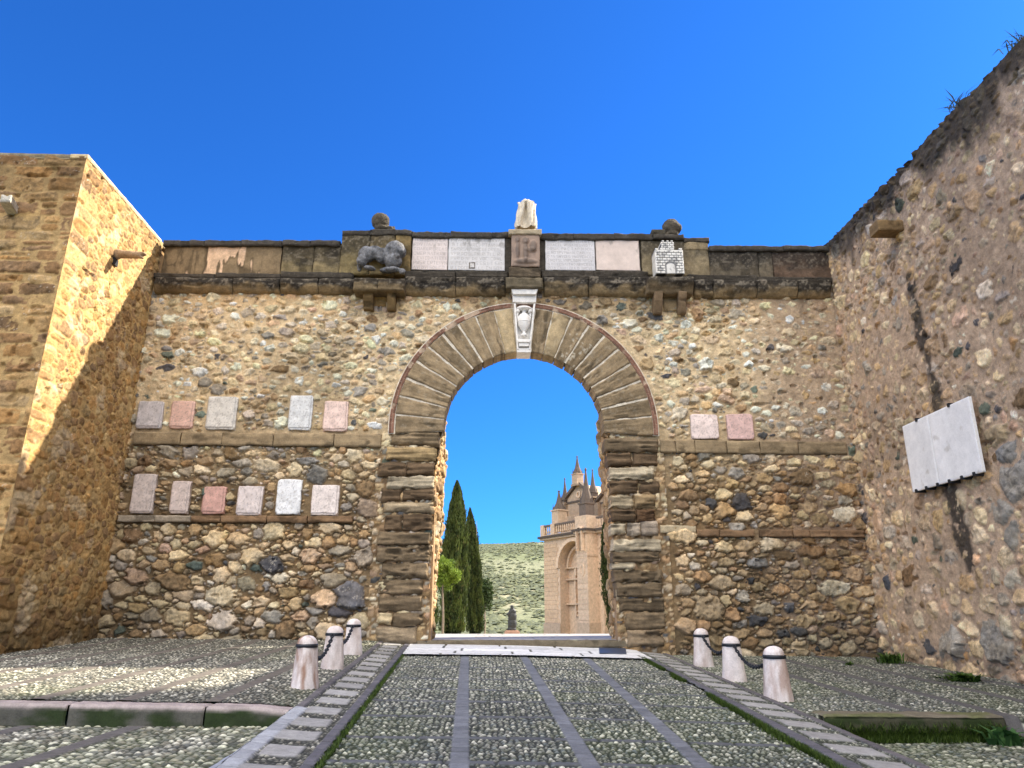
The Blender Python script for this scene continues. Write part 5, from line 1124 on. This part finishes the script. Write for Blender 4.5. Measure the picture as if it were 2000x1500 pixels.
# main walls
cwall('facade_bay',0,uP0+.35,zb0,zc_,0,uc1,hw,zsp,1.3); cring('arch_moulding',uc1,zsp,hw,hw*1.15,0,.3,col=CST*1.1); cring('arch_moulding',uc1,zsp,hw*.80,hw*.90,1.3,.5,col=CST*1.05)
uc2=uP1-.35+CHp(1178,1133)[0]-CHp(1160,1133)[0]+hw*1.05+.6
uc2=CHp(1178,1140)[0]+hw*1.05
zs2=CHp(1180,1133)[1]
cwall('facade_bay',uP1-.3,uc2+hw*1.05+2.2,zb0,zc_,0,uc2,hw*1.05,zs2,1.3); cring('arch_moulding',uc2,zs2,hw*1.05,hw*1.18,0,.15)
uE=uc2+hw*1.05+2.2
cbox('soffit_band',ub0-.2,uP0+.5,.9,1.0,zb0,zb0+.05,CST)
cbox('recess_panel',ub0-.2,uP0+.5,1.3,1.6,zb0,zsp+hw+.3,CST*.97); cbox('recess_panel',uc2-hw*1.1,uc2+hw*1.1,1.3,1.6,zb0,zs2+hw*1.1,CST*.97)
cbox('pier',uP0,uP1,-1.5,.05,zb0,zc_-.02,CST); cbox('pier_base',uP0-.12,uP1+.12,-1.62,.02,zb0,zb0+1.6,CST*.8); cbox('pier_capital',uP0-.08,uP1+.08,-1.58,.02,zsp+.9,zsp+1.15,CST*.9)
cbox('nave_body',0.02,uE+12,1.6,22,zb0,zc_-.3,CST*.9); cbox('facade_bay',uE,uE+12,-.0,1.5,zb0,zc_,CST); cbox('pier',uE-.6,uE+1.4,-.9,-.01,zb0,zc_-.03,CST)
# courses on the left end wall and plinth
nr=18
for k in range(nr):
    z0=zb0+1.5+(zc_-zb0-2.0)/nr*k
    g=.86+.2*rnd.random()
    cbox('stone_course',-.02,ub0-.25-.25*(k%2),-.035-.02*rnd.random(),.0,z0+.035,z0+(zc_-zb0-2.0)/nr,CST*g*np.array([1.0,.95,.88]))
cbox('plinth',-.12,ub0+.1,-.15,-.06,zb0,zb0+1.45,CST*.75)
# details inside bay 1
for q in (-.42,.12,.66): cbox('pilaster',uc1+q*hw-.10,uc1+q*hw+.10,.95,1.295,zb0+2.2,zsp-.1,CST*1.05)
# ashlar joints with weathered courses on the pier and the second bay
for k in range(16):
    z0=zb0+1.8+(zc_-zb0-2.4)/16*k
    cbox('stone_course',uP0+.02,uP1-.02,-1.5-.03-.02*rnd.random(),-1.501,z0+.05,z0+(zc_-zb0-2.4)/16,CST*(.88+.2*rnd.random()))
zt=zsp
for (fu,fz,fw,fh) in [(-.1,-.28,.22,.27),(.48,-.28,.22,.27),(.42,-.95,.3,.42)]:
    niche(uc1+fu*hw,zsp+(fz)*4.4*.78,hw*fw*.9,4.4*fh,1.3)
for z in (zsp-1.45,zsp-4.3,zsp-.1): cbox('string_course',ub0,uP0+.4,.85,1.29,z,z+.16,CST*.95)
cring('medallion',uc1-.1*hw,zsp-2.7,.28,.38,1.3,.3,0,6.283,sz=1.4); cring('medallion',uc1-.3*hw,zsp-5.3,.22,.32,1.3,.3,0,6.283)
cring('door_arch',uc1+.35*hw,zb0+1.9,.75,1.15,1.3,.15); cbox('door',uc1+.35*hw-.75,uc1+.35*hw+.75,1.22,1.28,zb0,zb0+1.9,lin(60,44,36)); cring('medallion',uc1,zsp+.8*hw*.6,.16,.3,1.3,.12,0,6.283,sz=1.8)
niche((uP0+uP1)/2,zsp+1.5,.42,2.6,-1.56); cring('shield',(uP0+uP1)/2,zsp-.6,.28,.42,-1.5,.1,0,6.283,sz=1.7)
cring('medallion',uP1+(uc2-hw*1.2-uP1)*.45,zsp+2.5,.42,.58,0,.1,0,6.283,sz=1.35)
cbox('panel_moulding',uP1+.35,uc2-hw*1.12,-.06,-.003,zs2-.1,zs2+.15,CDK)
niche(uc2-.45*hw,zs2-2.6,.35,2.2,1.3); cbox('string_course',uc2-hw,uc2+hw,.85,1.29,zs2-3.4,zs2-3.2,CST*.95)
# cornice + balustrade
cbox('cornice',-.35,uP0-.2,-.45,.6,zc_,zc_+.22,CST*.82); cbox('cornice',-.55,uP0-.35,-.65,.6,zc_+.222,zc_+.48,CDK*.8)
cbox('cornice',uP0-.195,uP1+.195,-1.8,.6,zc_-.02,zc_+.22,CST*.82); cbox('cornice',uP0-.345,uP1+.345,-2.0,.6,zc_+.222,zc_+.48,CDK*.8)
cbox('cornice',uP1+.2,uE+12,-.45,.6,zc_,zc_+.22,CST*.82); cbox('cornice',uP1+.35,uE+12,-.65,.6,zc_+.222,zc_+.48,CDK*.8)
zr=zc_+.48; bh=1.35
def bal(u0,u1,w):
    b=None
    cbox('balustrade_rail',u0,u1,w-.14,w+.14,zr+bh-.22,zr+bh,CDK*1.3); cbox('balustrade_foot',u0,u1,w-.14,w+.14,zr,zr+.15,CST*.85)
    n=int((u1-u0)/.42)
    for k in range(n):
        u=u0+(k+.5)*(u1-u0)/n; p=cm_(u,w,0); lathe('baluster',M['church'],[(.06,.15),(.13,.4),(.07,.75),(.11,bh-.23)],(float(p[0]),float(p[1]),zr),ch,n=7,col=CST*.98)
bal(0,uP0-.2,-.3); bal(uP1+.35,uE+2,-.3)
for u in (0.2,): cbox('balustrade_post',u-.3,u+.4,-.5,.1,zr+.001,zr+bh+.05,CST*.95)
cbox('balustrade_post',CHp(1085,1040)[0]-.3,CHp(1085,1040)[0]+.4,-.55,.1,zr+.001,zr+bh+.05,CST*.95)
cbox('pier_pedestal',uP0-.1,uP1+.1,-1.6,.4,zr+.001,zr+bh+.15,CST*.95)
def spire(name,u,w,z0,r,hshaft,hsp,col=CDK,parent=ch,crock=True,sh=CST*.85):
    p=cm_(u,w,0); x,y=float(p[0]),float(p[1]); s=empty('pinnacle',(x,y,z0)); s.parent=ch; s.matrix_parent_inverse=PW(ch).inverted()
    ang=math.atan2(PU[1],PU[0])
    def ob(nm,prof,n,c):
        V=[];Fc=[]
        for (rr,z) in prof:
            for k in range(n): a=ang+math.pi/4+2*math.pi*k/n; V.append((x+rr*math.cos(a),y+rr*math.sin(a),z0+z))
        m=len(prof)
        for i in range(m-1):
            for k in range(n): Fc.append((i*n+k,i*n+(k+1)%n,(i+1)*n+(k+1)%n,(i+1)*n+k))
        mesh(nm,V,Fc,M['church'],s,np.tile(c,(len(V),1)),smooth=False)
    ob('shaft_base',[(r*1.2,-.1),(r*1.2,hshaft*.12),(r*1.02,hshaft*.16)],4,CST*.5); ob('shaft',[(r,0),(r,hshaft*.92),(r*1.18,hshaft*.94),(r*1.18,hshaft),(r*.9,hshaft)],4,sh)
    ob('spire',[(r*.85,hshaft),(r*.75,hshaft+hsp*.12),(r*.42,hshaft+hsp*.35),(r*.24,hshaft+hsp*.62),(r*.1,hshaft+hsp*.9),(r*.16,hshaft+hsp*.92),(r*.16,hshaft+hsp*.95),(.01,hshaft+hsp)],8,col)
    if crock:
        for k in range(4):
            a=ang+math.pi/4+k*math.pi/2; V0=(x+r*.8*math.cos(a),y+r*.8*math.sin(a))
            mesh('corner_finial',[(V0[0]-.1*r,V0[1],z0+hshaft),(V0[0]+.1*r,V0[1],z0+hshaft),(V0[0],V0[1]+.1*r,z0+hshaft),(V0[0],V0[1],z0+hshaft+hsp*.35)],[(0,1,3),(1,2,3),(2,0,3)],M['church'],s,np.tile(col,(4,1)),smooth=False)
def spx(px,ybase,yshaft,ytop,rpx,w,**k):
    u,z0=CHp(px,ybase,w); z1=CHp(px,yshaft,w)[1]; z2=CHp(px,ytop,w)[1]; p=cm_(u,w,0); spire('p',u,w,z0,1.25*rpx*float(p[1])/F,z1-z0,z2-z1,**k)
spx(1093,1036,996,957,12,.6); spx(1147,1029,982,912,12,.2,sh=CDK*1.3); 
# gables (set back)
def gable(pxl,pxr,pxa,ya,ys,yb,w):
    ul,zs=CHp(pxl,ys,w); ur=CHp(pxr,ys,w)[0]; ua,za=CHp(pxa,ya,w); zb_=zr-.3
    ua=(ul+ur)/2
    def pol(name,pts,w0,w1,col):
        n=len(pts); V=[[float(t) for t in cm_(u,ww,z)] for ww in (w0,w1) for u,z in pts]; Fc=[tuple(range(n)),tuple(range(2*n-1,n-1,-1))]+[(i,i+n,(i+1)%n+n,(i+1)%n) for i in range(n)]
        return mesh(name,V,Fc,M['church'],ch,np.tile(col,(2*n,1)),smooth=False)
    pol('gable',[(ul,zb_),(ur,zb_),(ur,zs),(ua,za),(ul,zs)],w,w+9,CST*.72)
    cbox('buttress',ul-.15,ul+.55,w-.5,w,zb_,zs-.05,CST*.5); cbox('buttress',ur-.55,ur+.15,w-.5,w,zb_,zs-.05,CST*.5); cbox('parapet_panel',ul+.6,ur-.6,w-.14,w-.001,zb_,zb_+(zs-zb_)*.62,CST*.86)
    t=.32
    pol('gable_coping',[(ul-.25,zs),(ua,za),(ua,za+t*1.6),(ul-.25,zs+t)],w-.35,w+.3,CDK*1.1); pol('gable_coping',[(ur+.25,zs),(ur+.25,zs+t),(ua,za+t*1.6),(ua,za)],w-.35,w+.3,CDK*1.1)
    cring('oculus',ua,zs+(za-zs)*.35,.25,.45,w,.12,0,6.283)
    cbox('string_course',ul,ur,w-.12,w-.002,zs-.25,zs-.02,CDK)
    return ul,ur,ua,za,zs
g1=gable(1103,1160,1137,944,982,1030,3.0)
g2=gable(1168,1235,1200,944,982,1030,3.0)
spire('p',g1[0]+.1,3.0,g1[4]-.2,.62,.5,3.0,sh=CDK); spire('p',g1[2],2.9,g1[3]-.2,.75,1.5,2.4,sh=CST*.7); spire('p',(g1[1]+g2[0])/2,2.6,g1[4]-.2,.62,.6,3.0,sh=CDK)
# unseen tower added behind the right wall to cast the foreground shadow
bt=empty('added_shade_tower',(36,10,0)); tag(bt,'plain tower added out of view behind the side wall to shade the foreground','tower')
bxs,bys=-3.6+1.2*30,7.85+.495*30
box('shade_tower_walls',bt,M['rubble'],bxs,bxs+9,bys-34,bys,-.5,36,lin(180,150,115)); box('roof',bt,M['ashlar'],bxs-.4,bxs+9.4,bys-34.4,bys+.0,36.002,36.6,lin(150,110,85))
# ------------------------------------------------------------------ light, sky, camera
sv=mathutils.Vector((1.2,.495,1.0)).normalized(); el=math.asin(sv.z); az=math.atan2(sv.x,sv.y)
sl=bpy.data.lights.new('sun','SUN'); sl.energy=5.0; sl.angle=R(.6); sl.color=(1.0,.90,.74); so=bpy.data.objects.new('sun',sl); C.objects.link(so); so.rotation_euler=sv.to_track_quat('Z','Y').to_euler(); so.location=(20,20,30)
w=bpy.data.worlds.new('World'); bpy.context.scene.world=w; w.use_nodes=True; nt=w.node_tree; bg=nt.nodes['Background']; sk=nt.nodes.new('ShaderNodeTexSky'); sk.sky_type='NISHITA'; sk.sun_disc=False
sk.sun_elevation=el; sk.sun_rotation=az; sk.altitude=300; sk.air_density=1.0; sk.dust_density=.3; sk.ozone_density=2.5
tn=nt.nodes.new('ShaderNodeMix'); tn.data_type='RGBA'; tn.blend_type='MULTIPLY'; tn.inputs[0].default_value=1; nt.links.new(sk.outputs[0],tn.inputs[6]); tn.inputs[7].default_value=(.12,.46,1.0,1)
# cloud-like fill light added behind the viewer to brighten the shaded walls
tcw=nt.nodes.new('ShaderNodeTexCoord'); sx=nt.nodes.new('ShaderNodeSeparateXYZ'); nt.links.new(tcw.outputs['Generated'],sx.inputs[0])
mw=nt.nodes.new('ShaderNodeMapRange'); mw.interpolation_type='SMOOTHSTEP'; mw.inputs[1].default_value=.10; mw.inputs[2].default_value=-.25; nt.links.new(sx.outputs['Y'],mw.inputs[0])
nw=nt.nodes.new('ShaderNodeTexNoise'); nw.inputs['Scale'].default_value=3.5; nw.inputs['Detail'].default_value=6; nt.links.new(tcw.outputs['Generated'],nw.inputs['Vector'])
mw2=nt.nodes.new('ShaderNodeMapRange'); mw2.inputs[1].default_value=.32; mw2.inputs[2].default_value=.5; nt.links.new(nw.outputs[0],mw2.inputs[0])
mz=nt.nodes.new('ShaderNodeMapRange'); mz.interpolation_type='SMOOTHSTEP'; mz.inputs[1].default_value=.10; mz.inputs[2].default_value=.40; nt.links.new(sx.outputs['Z'],mz.inputs[0])
m0=nt.nodes.new('ShaderNodeMath'); m0.operation='MULTIPLY'; nt.links.new(mw.outputs[0],m0.inputs[0]); nt.links.new(mz.outputs[0],m0.inputs[1])
mm=nt.nodes.new('ShaderNodeMath'); mm.operation='MULTIPLY'; nt.links.new(m0.outputs[0],mm.inputs[0]); nt.links.new(mw2.outputs[0],mm.inputs[1])
cl=nt.nodes.new('ShaderNodeMix'); cl.data_type='RGBA'; nt.links.new(mm.outputs[0],cl.inputs[0]); nt.links.new(tn.outputs[2],cl.inputs[6]); cl.inputs[7].default_value=(15.5,14.8,13.8,1)
nt.links.new(cl.outputs[2],bg.inputs[0]); bg.inputs[1].default_value=.10
cam=bpy.data.cameras.new('camera'); co=bpy.data.objects.new('camera',cam); C.objects.link(co); co.location=(0,0,EYE); co.rotation_euler=(math.pi/2+TH,0,-YAW); cam.sensor_width=36; cam.lens=F/2000*36; cam.clip_end=9000
sc_=bpy.context.scene; sc_.camera=co
sc_.view_settings.view_transform='Standard'; sc_.view_settings.look='None'; sc_.view_settings.exposure=1.35; sc_.view_settings.gamma=1
sc_.cycles.max_bounces=6; sc_.cycles.diffuse_bounces=4
